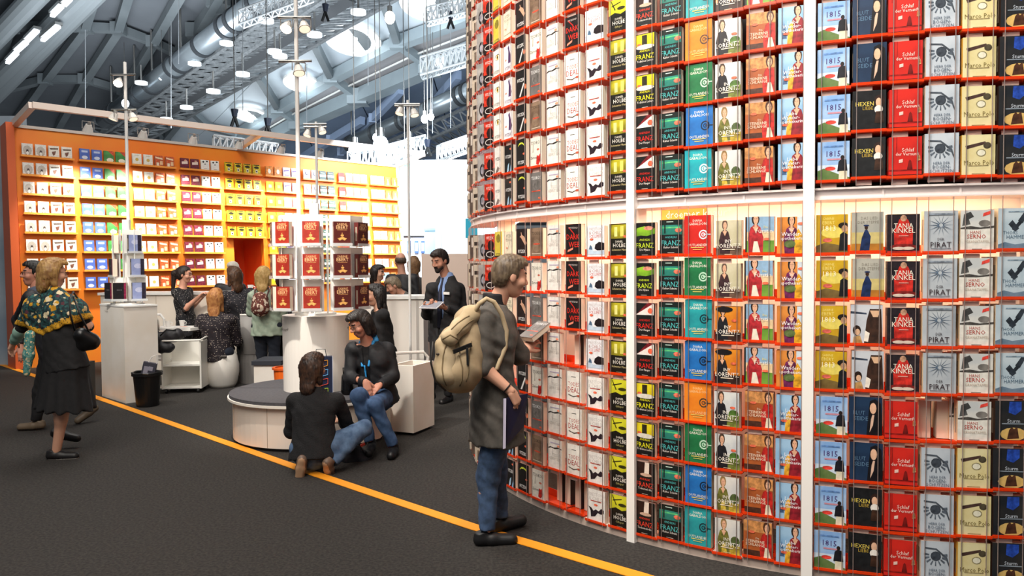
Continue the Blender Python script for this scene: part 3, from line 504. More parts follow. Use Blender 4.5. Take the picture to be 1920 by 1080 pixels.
wd_('g','maroon book with a cream title',[('r',0,0,1,1,'6e2438'),('p',[(.15,.45),(.85,.5),(.85,.75),(.15,.68)],'efdcd0'),('e',.6,.8,.16,.08,'d8a08a')])
wd_('h','white book with black cat spots',[('r',0,0,1,1,'f4f2ee'),('e',.3,.82,.12,.08,'1c1a1a'),('e',.75,.88,.12,.07,'1c1a1a'),('e',.5,.62,.08,.05,'1c1a1a'),('r',.3,.2,.7,.24,'a8a49e')])
wd_('i','yellow book with black figures',[('r',0,0,1,1,'e8c824'),('e',.5,.72,.34,.12,'2a2410'),('r',.36,.2,.64,.5,'f2eee0'),('e',.5,.34,.1,.08,'2a2410'),('r',.1,.9,.9,.98,'2a2410')])
wd_('j','yellow book with a pale square',[('r',0,0,1,1,'eee01e'),('r',.3,.4,.7,.7,'f4ec8a')])
wd_('k','lilac and white book with purple script',[('r',0,0,1,1,'dfd4ec'),('p',[(.1,.7),(.9,.8),(.9,.68),(.1,.58)],'7a5aa8'),('r',.2,.2,.8,.3,'a48ac8')])
wd_('l','white book with a dark curl',[('r',0,0,1,1,'eee8ea'),('e',.5,.62,.3,.22,'4a3c50'),('e',.58,.66,.22,.16,'eee8ea'),('r',.15,.1,.85,.16,'8a7a90')])
wd_('m','dark green book with a white band',[('r',0,0,1,1,'2f4038'),('r',0,.4,1,.62,'ece8da'),('r',.2,.76,.8,.82,'a8b89a')])
wd_('n','red book with a white panel',[('r',0,0,1,1,'c03028'),('r',.1,.2,.9,.55,'f2eae2')])
wd_('o','plain white book',[('r',0,0,1,1,'f4f2ec'),('r',.3,.6,.7,.66,'cfc8bc')])
wd_('p','pale blue book fading to white',[('r',0,0,1,1,'e4f2f6'),('r',0,.5,1,1,'8cc8dc'),('r',.2,.3,.8,.36,'7ab0c4')])
wd_('q','copper book with a white gown',[('r',0,0,1,1,'c07840/a8622c'),('p',[(.3,.05),(.45,.6),(.55,.6),(.75,.05)],'f2ece2'),('e',.5,.68,.09,.07,'e8c8a8')])
wd_('r','orange book with a white oval',[('r',0,0,1,1,'e88a2a'),('e',.5,.5,.2,.24,'f6ead6')])
WR=Matrix((WU,-WF,WUP)).transposed(); WROT=WR.to_euler()
shelfm=mat('f6a040',.4)
PAN=[('aabb',None),('ccdd',None),('eeff',None),('gghh',None),('iiii',None),('rrkk','jjkk'),('llmm',None),('nooo',None),('ppqq',None)]
PORD=['first','second','third','fourth','fifth','sixth','seventh','eighth','ninth']
for pi,(code,low) in enumerate(PAN):
    for k in range(8):
        if pi==4 and k>=5: continue
        v=3.54-.323*k; s0=.06+.872*pi
        m=MB(); 
        def wb(a,b,c0,c1,e0,e1,mm): wbox(m,a,b,c0,c1,e0,e1,mm)
        wb(s0,s0+.8,v-.012,v,0,.1,shelfm); wb(s0,s0+.8,v,v+.022,.094,.1,shelfm)
        put('shelf',m,wall)
        cc=(low if (low and k>0) else code)
        for j,ch in enumerate(cc):
            key='W'+ch; s=s0+.1+.197*j
            o=link('book',BM[key][0]); o.location=wp(s,v+.001,.075); o.rotation_euler=WROT
            side='first' if cc[:j].count(ch)==0 else ['','second','third','fourth'][cc[:j].count(ch)]
            tag(o,f"{side} {D[key]['desc']}, {ORDN[k]} row of {PORD[pi]} orange wall column",'book','books on the orange wall')
# ================================================================ FURNITURE
PW=mat('e9e2d9/e2d8cb',.45,scale=2.5); WHT_=mat('f2efea',.35); ACR=mat('f4f6f6',.15,trans=.4,alpha=.75); GREYC=mat('4a474a/403e42',.9,scale=40)
def yawR(deg): return Matrix.Rotation(rad(deg),3,'Z')
# ---- square pedestal at the stripe
PC=Vector((-4.74,9.29,0)); pl_=Vector((-.73,.683,0)); pr_=Vector((.683,.73,0)); PZ=1.2
th=thing('display_pedestal','tall white square pedestal at the edge of the orange stripe','pedestal',PC+pl_*.4+pr_*.2)
m=MB(); a=[PC,PC+pr_*.4,PC+pr_*.4+pl_*.8,PC+pl_*.8]; m.hexa(a+[p+Vector((0,0,PZ-.02)) for p in a],PW); put('body',m,th)
m=MB(); o_=PC+pl_*.4+pr_*.2; a=[o_+(p-o_)*1.02+Vector((0,0,PZ-.02)) for p in a]; m.hexa(a+[p+Vector((0,0,.02)) for p in a],WHT_); put('top_board',m,th)
m=MB(); v,fs=text_tris('Knaur'); m.add([PC+pl_*(.62-x*.03)+Vector((0,0,1.10+y*.03))-pr_*.004 for x,y in v],fs,mat('a09890')); put('lettering',m,th,'small grey lettering')
# ---- book racks (acrylic trees of shelves)
def cov2(k,desc,w,h,t,sp,art): cov(k,desc,w,h,t,sp,art); BM[k]=book_mesh(k)
crest=[('p',[(.2,.3),(.35,.2),(.5,.26),(.65,.2),(.8,.3),(.66,.32),(.5,.38),(.34,.32)],'d8a45c'),('e',.5,.42,.1,.045,'d8a45c'),('e',.5,.51,.03,.02,'d8a45c')]
def red(a,b): return [('r',0,0,1,1,a+'/'+b),('t','SABINE',.5,.89,.1,.72,'e6b880'),('t','EBERT',.5,.76,.14,.84,'ecc48c'),('r',.2,.64,.8,.66,'c8945a'),('r',.25,.08,.75,.1,'c8945a')]+crest
cov2('Rr','red gold-crested novel',.155,.225,.05,'9c2a1c',red('a83222','8a2418'))
cov2('Rd','maroon gold-crested novel',.155,.225,.05,'5a1c18',red('5c1e1a','481614'))
cov2('Rp','lilac blue hardcover',.155,.225,.05,'1c1a24',[('r',0,0,1,1,'9aa4cc/8490c0'),('e',.5,.6,.3,.14,'c4c8e4'),('r',.7,0,1,1,'2a2438')])
cov2('Rm','black hardcover with maroon spine',.155,.225,.06,'7a1838',[('r',0,0,1,1,'1a161a'),('t','KNAUR',.5,.6,.06,.5,'8a8288'),('r',.84,0,1,1,'8a2044')])
def rack(name,label,c,z,tiers,spokes,bookz,tierh,ordn,place):
    th=thing(name,label,'book rack',(c.x,c.y,z))
    m=MB(); m.cyl((c.x,c.y,z),(c.x,c.y,z+.02),.2,WHT_,20); m.cyl((c.x,c.y,z),(c.x,c.y,z+bookz+tierh*tiers+.12),.05,WHT_,12); put('column',m,th)
    for i in range(8):
        a=2*PI*i/8+.2; m=MB(); p=Vector((c.x+.17*math.cos(a),c.y+.17*math.sin(a),z)); m.cyl(p,p+Vector((0,0,bookz+tierh*tiers)),.008,ACR,6); put('rod',m,th)
    for k in range(tiers):
        zz=z+bookz+tierh*k
        for j,(dx,dy,yaw,bk) in enumerate(spokes[k]):
            R=yawR(yaw); p=Vector((c.x+dx,c.y+dy,zz))
            m=MB(); m.box(p+R@Vector((0,.03,-.004)),(.19,.1,.006),ACR,R@Vector((1,0,0)),R@Vector((0,1,0))); m.box(p+R@Vector((0,-.018,.01)),(.19,.004,.025),ACR,R@Vector((1,0,0)),R@Vector((0,1,0)))
            m.box(p+R@Vector((0,.075,.14)),(.2,.006,.3),WHT_,R@Vector((1,0,0)),R@Vector((0,1,0))); put('book_holder',m,th)
            if bk: 
                lab=f"{D[bk]['desc']} on {['bottom','middle','top'][k]} tier of {place}, {ordn[j]}"
                put_book(bk,p+R@Vector((0,-.01,0)),rad(yaw),lab,'hardcovers on the '+place,'hardcover')
    return th
CC=Vector((-1.95,7.56,0)); CZ=1.19
sp=[(-.33,-.30,-66,'Rd'),(-.197,-.40,-22,'Rr'),(.08,-.45,3,'Rr'),(.345,-.34,26,'Rd'),(.50,-.14,64,'Rd')]
rack('book_rack','white acrylic rack with three tiers of red novels on the round column',CC,CZ,3,[sp,sp,sp],.065,.305,['first from its bin side','second from its bin side','middle one facing the bench front','one beyond the middle','edge-on one at the sitting woman'],'column rack')
P2=PC+pl_*.4+pr_*.2
sl=[[(-.17,-.14,-32,'Rm'),(.0,-.2,8,'Rm'),(.2,-.12,38,'Rp')],[(-.15,-.1,-48,'Rm'),(.18,-.1,44,'Rp')],[(-.12,-.08,-62,'Rm'),(.14,-.08,50,'Rp')]]
rack('book_rack','narrow acrylic rack of dark and lilac books on the tall pedestal',P2,PZ,3,sl,.05,.3,['first from stripe side','second from stripe side','third from stripe side'],'pedestal rack')
# ---- light masts with spot clusters
def spot_fix(p,aim,s,lab,glow=6.0,warm='fff0d8',name='spotlight',cat='spotlight',grp=None):
    th=thing(name,lab,cat,p,group=grp); p=Vector(p); d=(Vector(aim)-p).normalized()
    m=MB(); m.cyl(p-d*s*.9,p+d*s*.5,s*.55,mat('cfcac4',.4),12,s); m.cyl(p-d*s*1.5,p-d*s*.9,s*.3,mat('8c8884',.5),10); put('housing',m,th,smooth=False)
    m=MB(); m.cyl(p+d*s*.46,p+d*s*.53,s*.86,mat(warm,.4,emit=glow),12); put('lens',m,th)
    m=MB(); u=d.cross(Vector((0,0,1))).normalized(); m.tube([p+u*s*1.05,p+u*s*1.05+Vector((0,0,s*1.4)),p-u*s*1.05+Vector((0,0,s*1.4)),p-u*s*1.05],s*.1,mat('8c8884',.5)); put('yoke',m,th)
    return th
def mast(x,y,z0,z1,r,lab,spots,beam=0):
    th=thing('light_mast',lab,'light mast',(x,y,z0)); m=MB(); m.cyl((x,y,z0),(x,y,z1),r,mat('e9e6e2',.35),10); put('pole',m,th)
    m=MB(); m.cyl((x,y,z0),(x,y,z0+.015),r*4,WHT_,14); put('foot_plate',m,th)
    for zz in sorted({round(s[1],2) for s in spots}):
        m=MB(); m.tube([(x-.16,y-.05,zz+.1),(x+.16,y-.05,zz+.1)],.012,STEEL); put('crossbar',m,th)
    for i,(dx,zz,aim,g,l) in enumerate(spots):
        if beam and i==0: lamp('SPOT','mast_beam',(x+dx-.3,y-1.7,zz-.1),beam*2.2,(1,.95,.86),(x,y,z0+.35),.05,55,.8)
        spot_fix((x+dx,y-.07,zz),aim,.06,l,g,'fff2dc' if g>3 else 'd8c8b0')
mast(P2.x,P2.y+.05,PZ+.02,4.27,.02,'white pole above the pedestal rack',[(-.05,4.0,(-4.5,6,0),22,'glowing spotlight at the tip of the pedestal pole'),(-.12,3.56,(-5.8,9.2,1),1.5,'unlit spotlight hanging lowest on the pedestal pole'),(.12,3.56,(-3.6,9.2,1),1.5,'unlit spotlight beside the lowest on the pedestal pole')],160)
mast(CC.x-.14,CC.y-.05,CZ+.02,4.7,.02,'tall white pole rising over the column rack',[(-.07,3.98,(-2.6,5,1),22,'bright spotlight high on the column pole'),(.1,3.98,(-1.2,6,1),1.5,'dim spotlight next to the bright one on the column pole'),(.04,3.56,(-1.5,6.5,1),1.5,'dim spotlight lower down the column pole')],260)
mast(-2.72,10.7,0,3.68,.018,'thin white pole standing behind the column rack',[(-.1,3.5,(-3.4,10.0,1.2),1.8,'small spotlight on the thin pole nearer the orange wall'),(.1,3.54,(-1.8,10.0,1.2),1.8,'small spotlight on the thin pole nearer the drum')])
mast(-1.305,9.72,0,3.76,.017,'slim pole in front of the white counter and bald man',[(-.09,3.6,(-2,9,1),1.8,'small spotlight atop the slim counter pole'),(.09,3.58,(-.6,9,1),1.8,'second small spotlight atop the slim counter pole')])
# ---- round bench with column
BX,BY=-1.96,7.58
th=thing('round_bench','low round white bench with grey cushion around a column','bench',(BX,BY,0))
def circ(r,n=64,clip=.70): return [(BX+min(r*math.cos(2*PI*i/n),clip),BY+r*math.sin(2*PI*i/n)) for i in range(n)]
SHELL=mat('eee0d2/e6d6c6',.45,scale=1.5)
m=MB(); m.prism(circ(.79),0.03,.40,SHELL); put('shell',m,th)
m=MB(); m.prism(circ(.76),0,.03,mat('2a2624')); put('plinth',m,th)
m=MB(); m.prism(circ(.835),.40,.422,mat('efe6da',.4)); put('seat_board',m,th)
for a0_,a1_ in ((PI*.98,PI*1.62),(PI*1.625,PI*2.02),(PI*.02,PI*.975)):
    m=MB(); n=24; pin=[(BX+min(.822*math.cos(a0_+(a1_-a0_)*i/n),.69),BY+.822*math.sin(a0_+(a1_-a0_)*i/n)) for i in range(n+1)]
    pout=[(BX+.30*math.cos(a0_+(a1_-a0_)*i/n),BY+.30*math.sin(a0_+(a1_-a0_)*i/n)) for i in range(n,-1,-1)]
    m.prism(pin+pout,.422,.452,GREYC); put('seat_cushion',m,th)
for ang in (-1.9,-2.6,-1.25):
    m=MB(); c_=Vector((BX+.792*math.cos(ang),BY+.792*math.sin(ang),.215)); u=Vector((math.cos(ang),math.sin(ang),0)); m.box(c_,(.004,.004,.37),mat('b8a898'),u,u.cross(Vector((0,0,1)))); put('panel_seam',m,th)
th=thing('display_column','white round column carrying the rack of red novels','column',(CC.x,CC.y,.452))
m=MB(); m.lathe((CC.x,CC.y,0),[(.318,.453),(.322,1.175),(.322,1.19),(0,1.19)],mat('f3ebe2',.4),48); put('body',m,th,smooth=False)
def coltext(txt,zz,hh,a0_,c):
    v,fs=text_tris(txt); m=MB(); m.add([(CC.x+.324*math.cos(rad(a0_)+x*hh/.324),CC.y+.324*math.sin(rad(a0_)+x*hh/.324),zz+y*hh) for x,y in v],fs,mat(c)); return m
put('lettering',coltext('Droemer Knaur®',1.045,.034,-190,'8a827c'),th,'grey lettering'); put('lettering',coltext('Verlagsgruppe',1.105,.018,-176,'a8a09a'),th,'small grey lettering')
# ---- poster board, handbag on the bench
th=thing('poster_bag','dark blue paper bag with outlined book icons standing on the bench','bag',(-1.76,7.02,.452))
R=yawR(14); c_=Vector((-1.78,7.06,.452))
m=MB(); m.box(c_+Vector((0,0,.19)),(.2,.09,.38),mat('1a2440',.5),R@Vector((1,0,0)),R@Vector((0,1,0))); put('body',m,th)
m=MB(); m.box(c_+R@Vector((.102,0,.19)),(.006,.085,.37),mat('b9c6e4',.5),R@Vector((1,0,0)),R@Vector((0,1,0))); put('side_gusset',m,th,'pale blue side')
def icon(z,c):
    m=MB(); q=c_+R@Vector((.0,-.0475,0))+Vector((0,0,z))
    X=R@Vector((1,0,0)); Z=Vector((0,0,1))
    for a,b in (((-.06,-.02),(-.06,.03)),((-.06,.03),(0,.02)),((0,.02),(.06,.03)),((.06,.03),(.06,-.02)),((.06,-.02),(0,-.035)),((0,-.035),(-.06,-.02)),((0,.02),(0,-.035))):
        m.bar(q+X*a[0]+Z*a[1],q+X*b[0]+Z*b[1],.004,.01,mat(c),R@Vector((0,1,0)))
    put('book_icon',m,th,label={'f0a030':'orange outlined icon','6fb4ea':'blue outlined icon','e0503c':'red outlined icon','b8d030':'green outlined icon'}[c])
for z,c in ((.32,'f0a030'),(.235,'6fb4ea'),(.15,'e0503c'),(.06,'b8d030')): icon(z,c)
m=MB(); m.tube([c_+R@Vector((-.05,-.03,.38)),c_+R@Vector((-.04,-.03,.45)),c_+R@Vector((.04,-.03,.45)),c_+R@Vector((.05,-.03,.38))],.004,mat('20242e')); put('handle',m,th)
# ---- white planter-like box and chairs
def obox(name,lab,cat,c,X,Y,w,d,h,open_top,m_):
    th=thing(name,lab,cat,c); X,Y=Vector(X).normalized(),Vector(Y).normalized(); t=.025
    for q,sz,nm in ((-Y*(d/2-t/2),(w,t,h),'front_panel'),(Y*(d/2-t/2),(w,t,h),'back_panel'),(-X*(w/2-t/2),(t,d-2*t,h),'side_panel'),(X*(w/2-t/2),(t,d-2*t,h),'side_panel')):
        m=MB(); m.box(c+q+Vector((0,0,h/2+.03)),sz,m_,X,Y); put(nm,m,th)
    m=MB(); m.box(c+Vector((0,0,.05)),(w-2*t,d-2*t,.03),m_,X,Y); put('bottom_panel',m,th)
    m=MB(); m.box(c+Vector((0,0,.015)),(w-.08,d-.08,.03),BLACK,X,Y); put('base',m,th)
    return th
obox('storage_box','white open-topped storage box beside the sitting woman','box',Vector((-1.01,7.66,0)),(.156,.368,0),(-.92,.39,0),.42,.26,.66,True,PW)
def loop_chair(lab,x,y,yaw,seatz=.45,top=.85):
    th=thing('chair',lab,'chair',(x,y,0)); R=yawR(yaw); W=lambda a,b,z:Vector((x,y,z))+R@Vector((a,b,0))
    m=MB(); m.box(W(0,0,seatz),(.42,.42,.03),WHT_,R@Vector((1,0,0)),R@Vector((0,1,0))); put('seat',m,th)
    for sx in (-1,1):
        for sy in (-1,1):
            m=MB(); m.cyl(W(sx*.19,sy*.19,0),W(sx*.18,sy*.18,seatz-.01),.014,WHT_,8); put('leg',m,th)
    m=MB(); m.tube([W(-.19,.19,seatz),W(-.2,.23,top-.06),W(-.15,.24,top),W(.15,.24,top),W(.2,.23,top-.06),W(.19,.19,seatz)],.018,WHT_,8)
    m.tube([W(-.19,.22,top-.18),W(.19,.22,top-.18)],.016,WHT_,8); put('backrest',m,th)
loop_chair('white chair with open loop back behind the storage box',-1.18,8.35,200,.42,.74)
loop_chair('white chair with open loop back at the visitor table',-5.0,10.97,160,.5,1.0)
# ---- trolley
TX,TY=-4.36,10.0; th=thing('trolley','white open service trolley on castors beside the bin','trolley',(TX+.03,TY+.2,0)); R=yawR(8)
TW=lambda a,b,z:Vector((TX,TY,z))+R@Vector((a,b,0)); ax=(R@Vector((1,0,0)),R@Vector((0,1,0)))
TM=mat('e9e6de',.4)
for q,sz,nm in (((-.24,.2,.37),(.02,.4,.62),'side_panel'),((.24,.2,.37),(.02,.4,.62),'side_panel'),((0,.39,.37),(.46,.02,.62),'back_panel'),((0,.2,.075),(.46,.38,.025),'bottom_shelf'),((0,.2,.37),(.46,.38,.022),'middle_shelf')):
    m=MB(); m.box(TW(*q),sz,TM,*ax); put(nm,m,th)
m=MB(); m.tube([TW(-.24,.01,.68),TW(-.24,-.01,.7),TW(.24,-.01,.7),TW(.24,.01,.68)],.012,TM,8); m.tube([TW(-.24,.0,.70),TW(-.24,.4,.72)],.012,TM,8); m.tube([TW(.24,.0,.70),TW(.24,.4,.72)],.012,TM,8); put('handrail',m,th)
for sx in (-.2,.2):
    for b in (.04,.36):
        m=MB(); m.cyl(TW(sx-.012,b,.03),TW(sx+.012,b,.03),.03,BLACK,12); m.box(TW(sx,b,.055),(.03,.03,.02),STEEL,*ax); put('castor',m,th)
# ---- bin with bag in it
th=thing('waste_bin','black plastic waste bin in front of the pedestal','bin',(-4.40,9.14,0))
m=MB(); m.lathe((-4.40,9.14,0),[(0,.004),(.125,.004),(.155,.37),(.172,.37),(.172,.40),(.15,.40),(.12,.03),(0,.03)],mat('0d0d0e',.4),28); put('body',m,th)
m=MB(); R=yawR(10); m.tube([Vector((-4.40,9.14,.40))+yawR(i*20)@Vector((.165,0,.004*(i%3))) for i in range(18)],.012,mat('1a1a1c',.3),6,True); put('bin_liner',m,th)
th=thing('printed_bag','grey printed paper bag stuffed in the black bin','bag',(-4.38,9.12,.1))
Rb=Matrix.Rotation(rad(14),3,'Y')@yawR(12).to_3x3(); c_=Vector((-4.37,9.11,.40))
m=MB(); m.box(c_,(.15,.05,.26),mat('43424e',.5),Rb@Vector((1,0,0)),Rb@Vector((0,1,0)),Rb@Vector((0,0,1))); put('body',m,th)
m=MB(); 
for q in ((-.03,.03,.05,.1),(.02,.06,.05,.05),(.02,-.02,.05,.05)): m.box(c_+Rb@Vector((q[0],-.027,q[1])),(q[2],.003,q[3]),mat('9a96a4'),Rb@Vector((1,0,0)),Rb@Vector((0,1,0)),Rb@Vector((0,0,1)))
put('print',m,th)
m=MB(); m.tube([c_+Rb@Vector((-.02,0,.13)),c_+Rb@Vector((.0,0,.2)),c_+Rb@Vector((.05,0,.24)),c_+Rb@Vector((.07,0,.13))],.006,mat('e8e4e0')); put('handle',m,th)
# ---- suitcase behind the walking woman
m=MB(); th=thing('suitcase','black upright case beside the pedestal','case',(-5.35,9.35,0)); m.box((-5.35,9.35,.26),(.3,.22,.5),mat('0c0c0d',.5)); put('body',m,th)
m=MB(); m.tube([(-5.43,9.35,.51),(-5.43,9.35,.545),(-5.27,9.35,.545),(-5.27,9.35,.51)],.008,mat('d8d4d0',.4)); put('handle',m,th)
# ---- counters
def counter(lab,x0,x1,y,h,d=.5,front='e0cdbb'):
    th=thing('counter',lab,'counter',((x0+x1)/2,y+d/2,0)); m=MB(); m.box(((x0+x1)/2,y+d/2,(h-.04)/2),(x1-x0,d,h-.04),mat(front,.5)); put('body',m,th)
    m=MB(); m.box(((x0+x1)/2,y+d/2,h-.02),(x1-x0+.06,d+.06,.04),WHT_); put('worktop',m,th)
    n=max(1,int((x1-x0)/.7))
    for i in range(1,n): 
        m=MB(); m.box((x0+(x1-x0)*i/n,y-.001,h/2),(.006,.004,h-.1),mat('b8a592')); put('panel_seam',m,th)
counter('long white counter along the orange wall behind the visitor table',-6.3,-3.75,11.66,1.28,.5,'efe2d2')
counter('white reception counter in front of the bald man',-1.98,-1.16,9.95,1.27,.55,'efe6dc')
# small bench
th=thing('stool_bench','small white box seat with dark grey cushion behind the column','seat',(-3.02,9.45,0))
m=MB(); m.box((-3.0,9.5,.23),(.32,.45,.46),PW); put('body',m,th); m=MB(); m.box((-3.0,9.5,.49),(.36,.5,.05),mat('2c2e36',.8)); put('cushion',m,th)
th=thing('orange_bin','small orange bin half hidden by the round column','bin',(-2.62,8.75,.0))
m=MB(); m.lathe((-2.62,8.75,0),[(0,.005),(.10,.005),(.13,.50),(.115,.50),(.09,.02),(0,.02)],mat('ee6a1c',.5),20); put('body',m,th)
m=MB(); m.lathe((-2.62,8.75,0),[(.128,.485),(.145,.485),(.145,.51),(.112,.51)],mat('d8581a',.5),20); put('rim',m,th)
# visitor table
th=thing('visitor_table','white table between the two seated visitors','table',(-4.72,10.5,0))
m=MB(); m.prism([(-5.0,10.3),(-4.36,10.3),(-4.3,10.5),(-4.4,10.72),(-5.02,10.72)],.80,.84,WHT_); put('tabletop',m,th)
m=MB(); m.cyl((-4.7,10.5,.02),(-4.7,10.5,.8),.035,STEEL,12); put('post',m,th); m=MB(); m.cyl((-4.7,10.5,0),(-4.7,10.5,.02),.22,STEEL,20); put('foot_plate',m,th)
def cup(x,y,z,lab,s=1):
    th=thing('cup',lab,'cup',(x,y,z)); m=MB(); m.lathe((x,y,z),[(0,.002),(.025*s,.002),(.038*s,.085*s),(.034*s,.085*s),(.022*s,.008),(0,.008)],WHT_,14); put('body',m,th)
    m=MB(); m.tube([(x+.034*s,y,z+.07*s),(x+.06*s,y,z+.06*s),(x+.055*s,y,z+.03*s),(x+.03*s,y,z+.025*s)],.005*s,WHT_); put('handle',m,th)
cup(-4.75,10.5,.84,'white cup on the table before the dotted-shirt woman'); cup(-4.6,10.6,.84,'white cup on the far side of the visitor table'); cup(-4.05,11.8,1.28,'white cup on the long counter near the doorway',1.2)
for i,(x,y,a,l) in enumerate(((-4.9,10.45,10,'white brochure lying on the visitor table edge'),(-4.5,10.42,-20,'white brochure lying before the seated patterned woman'))):
    R=yawR(a); m=MB(); m.box((x,y,.846),(.21,.15,.008),mat('f4f0ec'),R@Vector((1,0,0)),R@Vector((0,1,0))); m.box((x,y,.851),(.12,.04,.002),mat('e08a5a'),R@Vector((1,0,0)),R@Vector((0,1,0))); put('brochure',m,None,l,'brochure')
# white tub stool
th=thing('tub_stool','white rounded tub stool under the seated patterned woman','stool',(-4.03,10.55,0))
m=MB(); m.lathe((-4.03,10.55,0),[(0,0),(.16,0),(.19,.05),(.222,.2),(.222,.31),(.195,.44),(.15,.52),(.1,.545),(0,.545)],mat('e9e4dc',.35),36); put('body',m,th,smooth=True)
m=MB(); m.box((-3.94,10.36,.44),(.085,.03,.028),mat('4a4440'),(1,0,0),(0,.8,.5),(0,-.5,.8)); put('grip_slot',m,th)
# grey shell bar chair
th=thing('shell_chair','grey shell chair with pale rim under the long-haired woman','chair',(-3.76,10.98,0))
m=MB(); m.lathe((-3.74,10.98,0),[(.20,.42),(.25,.6),(.27,.98),(.255,.98),(.235,.6),(.19,.43)],mat('8a8683',.5),20,-PI*.62,PI*.18); put('shell',m,th,smooth=True)
m=MB(); m.tube([Vector((-3.74+.262*math.cos(a),10.98+.262*math.sin(a),.985)) for a in np.linspace(-PI*.62,PI*.18,14)],.014,mat('e2dcd4',.4),8); put('rim',m,th)
m=MB(); m.cyl((-3.74,10.98,.60),(-3.74,10.98,.66),.225,mat('6a6664',.7),24); put('seat',m,th)
m=MB(); m.lathe((-3.74,10.98,0),[(0,.0),(.2,.0),(.2,.3),(.17,.6),(0,.6)],mat('7c7875',.6),24); put('pedestal',m,th)
# ---- right background
th=thing('cabinet','pale blue upright cabinet behind the businessman','cabinet',(-1.95,18,0)); c0=aty(796,428,18); c1=aty(821,428,18)
m=MB(); m.box(((c0.x+c1.x)/2,18.2,c0.z/2-.03),(c1.x-c0.x,.4,c0.z-.06),mat('8fb2dc',.5)); put('body',m,th); m=MB(); m.box(((c0.x+c1.x)/2,18.2,c0.z-.03),(c1.x-c0.x+.03,.44,.06),mat('6f92c0',.5)); put('lid',m,th)
c0=aty(757,443,18.6); c1=aty(796,500,18.6); th=thing('display_board','white board with three pictures of phones under a black bar','board',((c0.x+c1.x)/2,18.6,c1.z))
m=MB(); m.box(((c0.x+c1.x)/2,18.62,(c0.z)/2),(c1.x-c0.x,.06,c0.z),mat('eef3f8')); put('panel',m,th)
m=MB(); m.box(((c0.x+c1.x)/2,18.57,c0.z),(c1.x-c0.x,.04,.03),BLACK); put('bar',m,th)
for px in (767,781,793):
    q=aty(px,463,18.55); m=MB(); m.box(q,(.1,.02,.3),mat('3c5a8c')); m.box(q-Vector((0,.011,0)),(.06,.004,.2),mat('d8e4f2')); put('phone_picture',m,th)
q=aty(822,390,17.6); th=thing('column_pole','pale grey pole rising behind the businessman','pole',(q.x,17.6,0)); m=MB(); m.cyl((q.x,17.6,.05),(q.x,17.6,q.z),.075,mat('c9ccd0',.4),14); put('shaft',m,th); m=MB(); m.cyl((q.x,17.6,0),(q.x,17.6,.05),.16,mat('c9ccd0',.4),14); put('foot',m,th)
q=aty(759,318,19.3); th=thing('exit_sign','green and white exit pictogram sign hanging by the orange wall end','sign',q); m=MB(); m.box(q,(.3,.05,.32),mat('8fe0b0',.5,emit=.6)); put('plate',m,th)
m=MB(); m.box(q+Vector((-.05,-.03,0)),(.07,.01,.2),mat('f6fff8')); m.box(q+Vector((.06,-.03,.02)),(.1,.01,.05),mat('f6fff8')); put('pictogram',m,th); m=MB(); m.cyl(q+Vector((0,0,.16)),Vector((q.x,q.y,19.5-.17*q.y)),.01,STEEL); put('hanger',m,th)
th=thing('cyan_panel','bright cyan panel glimpsed past the drum edge','panel',aty(880,428,14)); q=aty(884,428,14); m=MB(); m.box(q,(.22,.06,.36),mat('28c4e8',.4)); put('face',m,th); m=MB(); m.cyl((q.x,q.y,0),(q.x,q.y,q.z-.18),.03,WHT_); put('stand',m,th)
# ================================================================ PEOPLE: distance fields -> one continuous surface
def surf_nets(d,lo,h):
    s=d<0; X,Y,Z=d.shape
    c=[d[i:X-1+i,j:Y-1+j,k:Z-1+k] for i in (0,1) for j in (0,1) for k in (0,1)]
    sc=sum((x<0).astype(np.int8) for x in c); act=(sc>0)&(sc<8); ijk=np.argwhere(act); n=len(ijk)
    idx=-np.ones(act.shape,np.int64); idx[act]=np.arange(n)
    cv=[x[act] for x in c]; off=[(i,j,k) for i in (0,1) for j in (0,1) for k in (0,1)]
    acc=np.zeros((n,3)); cnt=np.zeros(n)
    for a in range(8):
        for ax in range(3):
            if off[a][ax]: continue
            o2=list(off[a]); o2[ax]=1; b=off.index(tuple(o2)); va,vb=cv[a],cv[b]; mk=(va<0)!=(vb<0)
            t=np.where(mk,va/np.where(mk,va-vb,1),0); p=np.tile(np.array(off[a],float),(n,1)); p[:,ax]+=t
            acc[mk]+=p[mk]; cnt+=mk
    V=(ijk+acc/cnt[:,None])*h+lo
    Fs=[]
    for ax in range(3):
        a=[slice(None)]*3; b=[slice(None)]*3; a[ax]=slice(0,-1); b[ax]=slice(1,None)
        sa,sb=s[tuple(a)],s[tuple(b)]; E=np.argwhere(sa!=sb)
        u,v=[(1,2),(2,0),(0,1)][ax]
        E=E[(E[:,u]>0)&(E[:,v]>0)&(E[:,u]<d.shape[u]-1)&(E[:,v]<d.shape[v]-1)]
        def cell(du,dv):
            q=E.copy(); q[:,u]-=du; q[:,v]-=dv; return idx[q[:,0],q[:,1],q[:,2]]
        Q=np.stack([cell(1,1),cell(0,1),cell(0,0),cell(1,0)],1)
        fl_=~sa[tuple(E.T)]; Q[fl_]=Q[fl_][:,::-1]; Fs.append(Q)
    return V,np.concatenate(Fs)
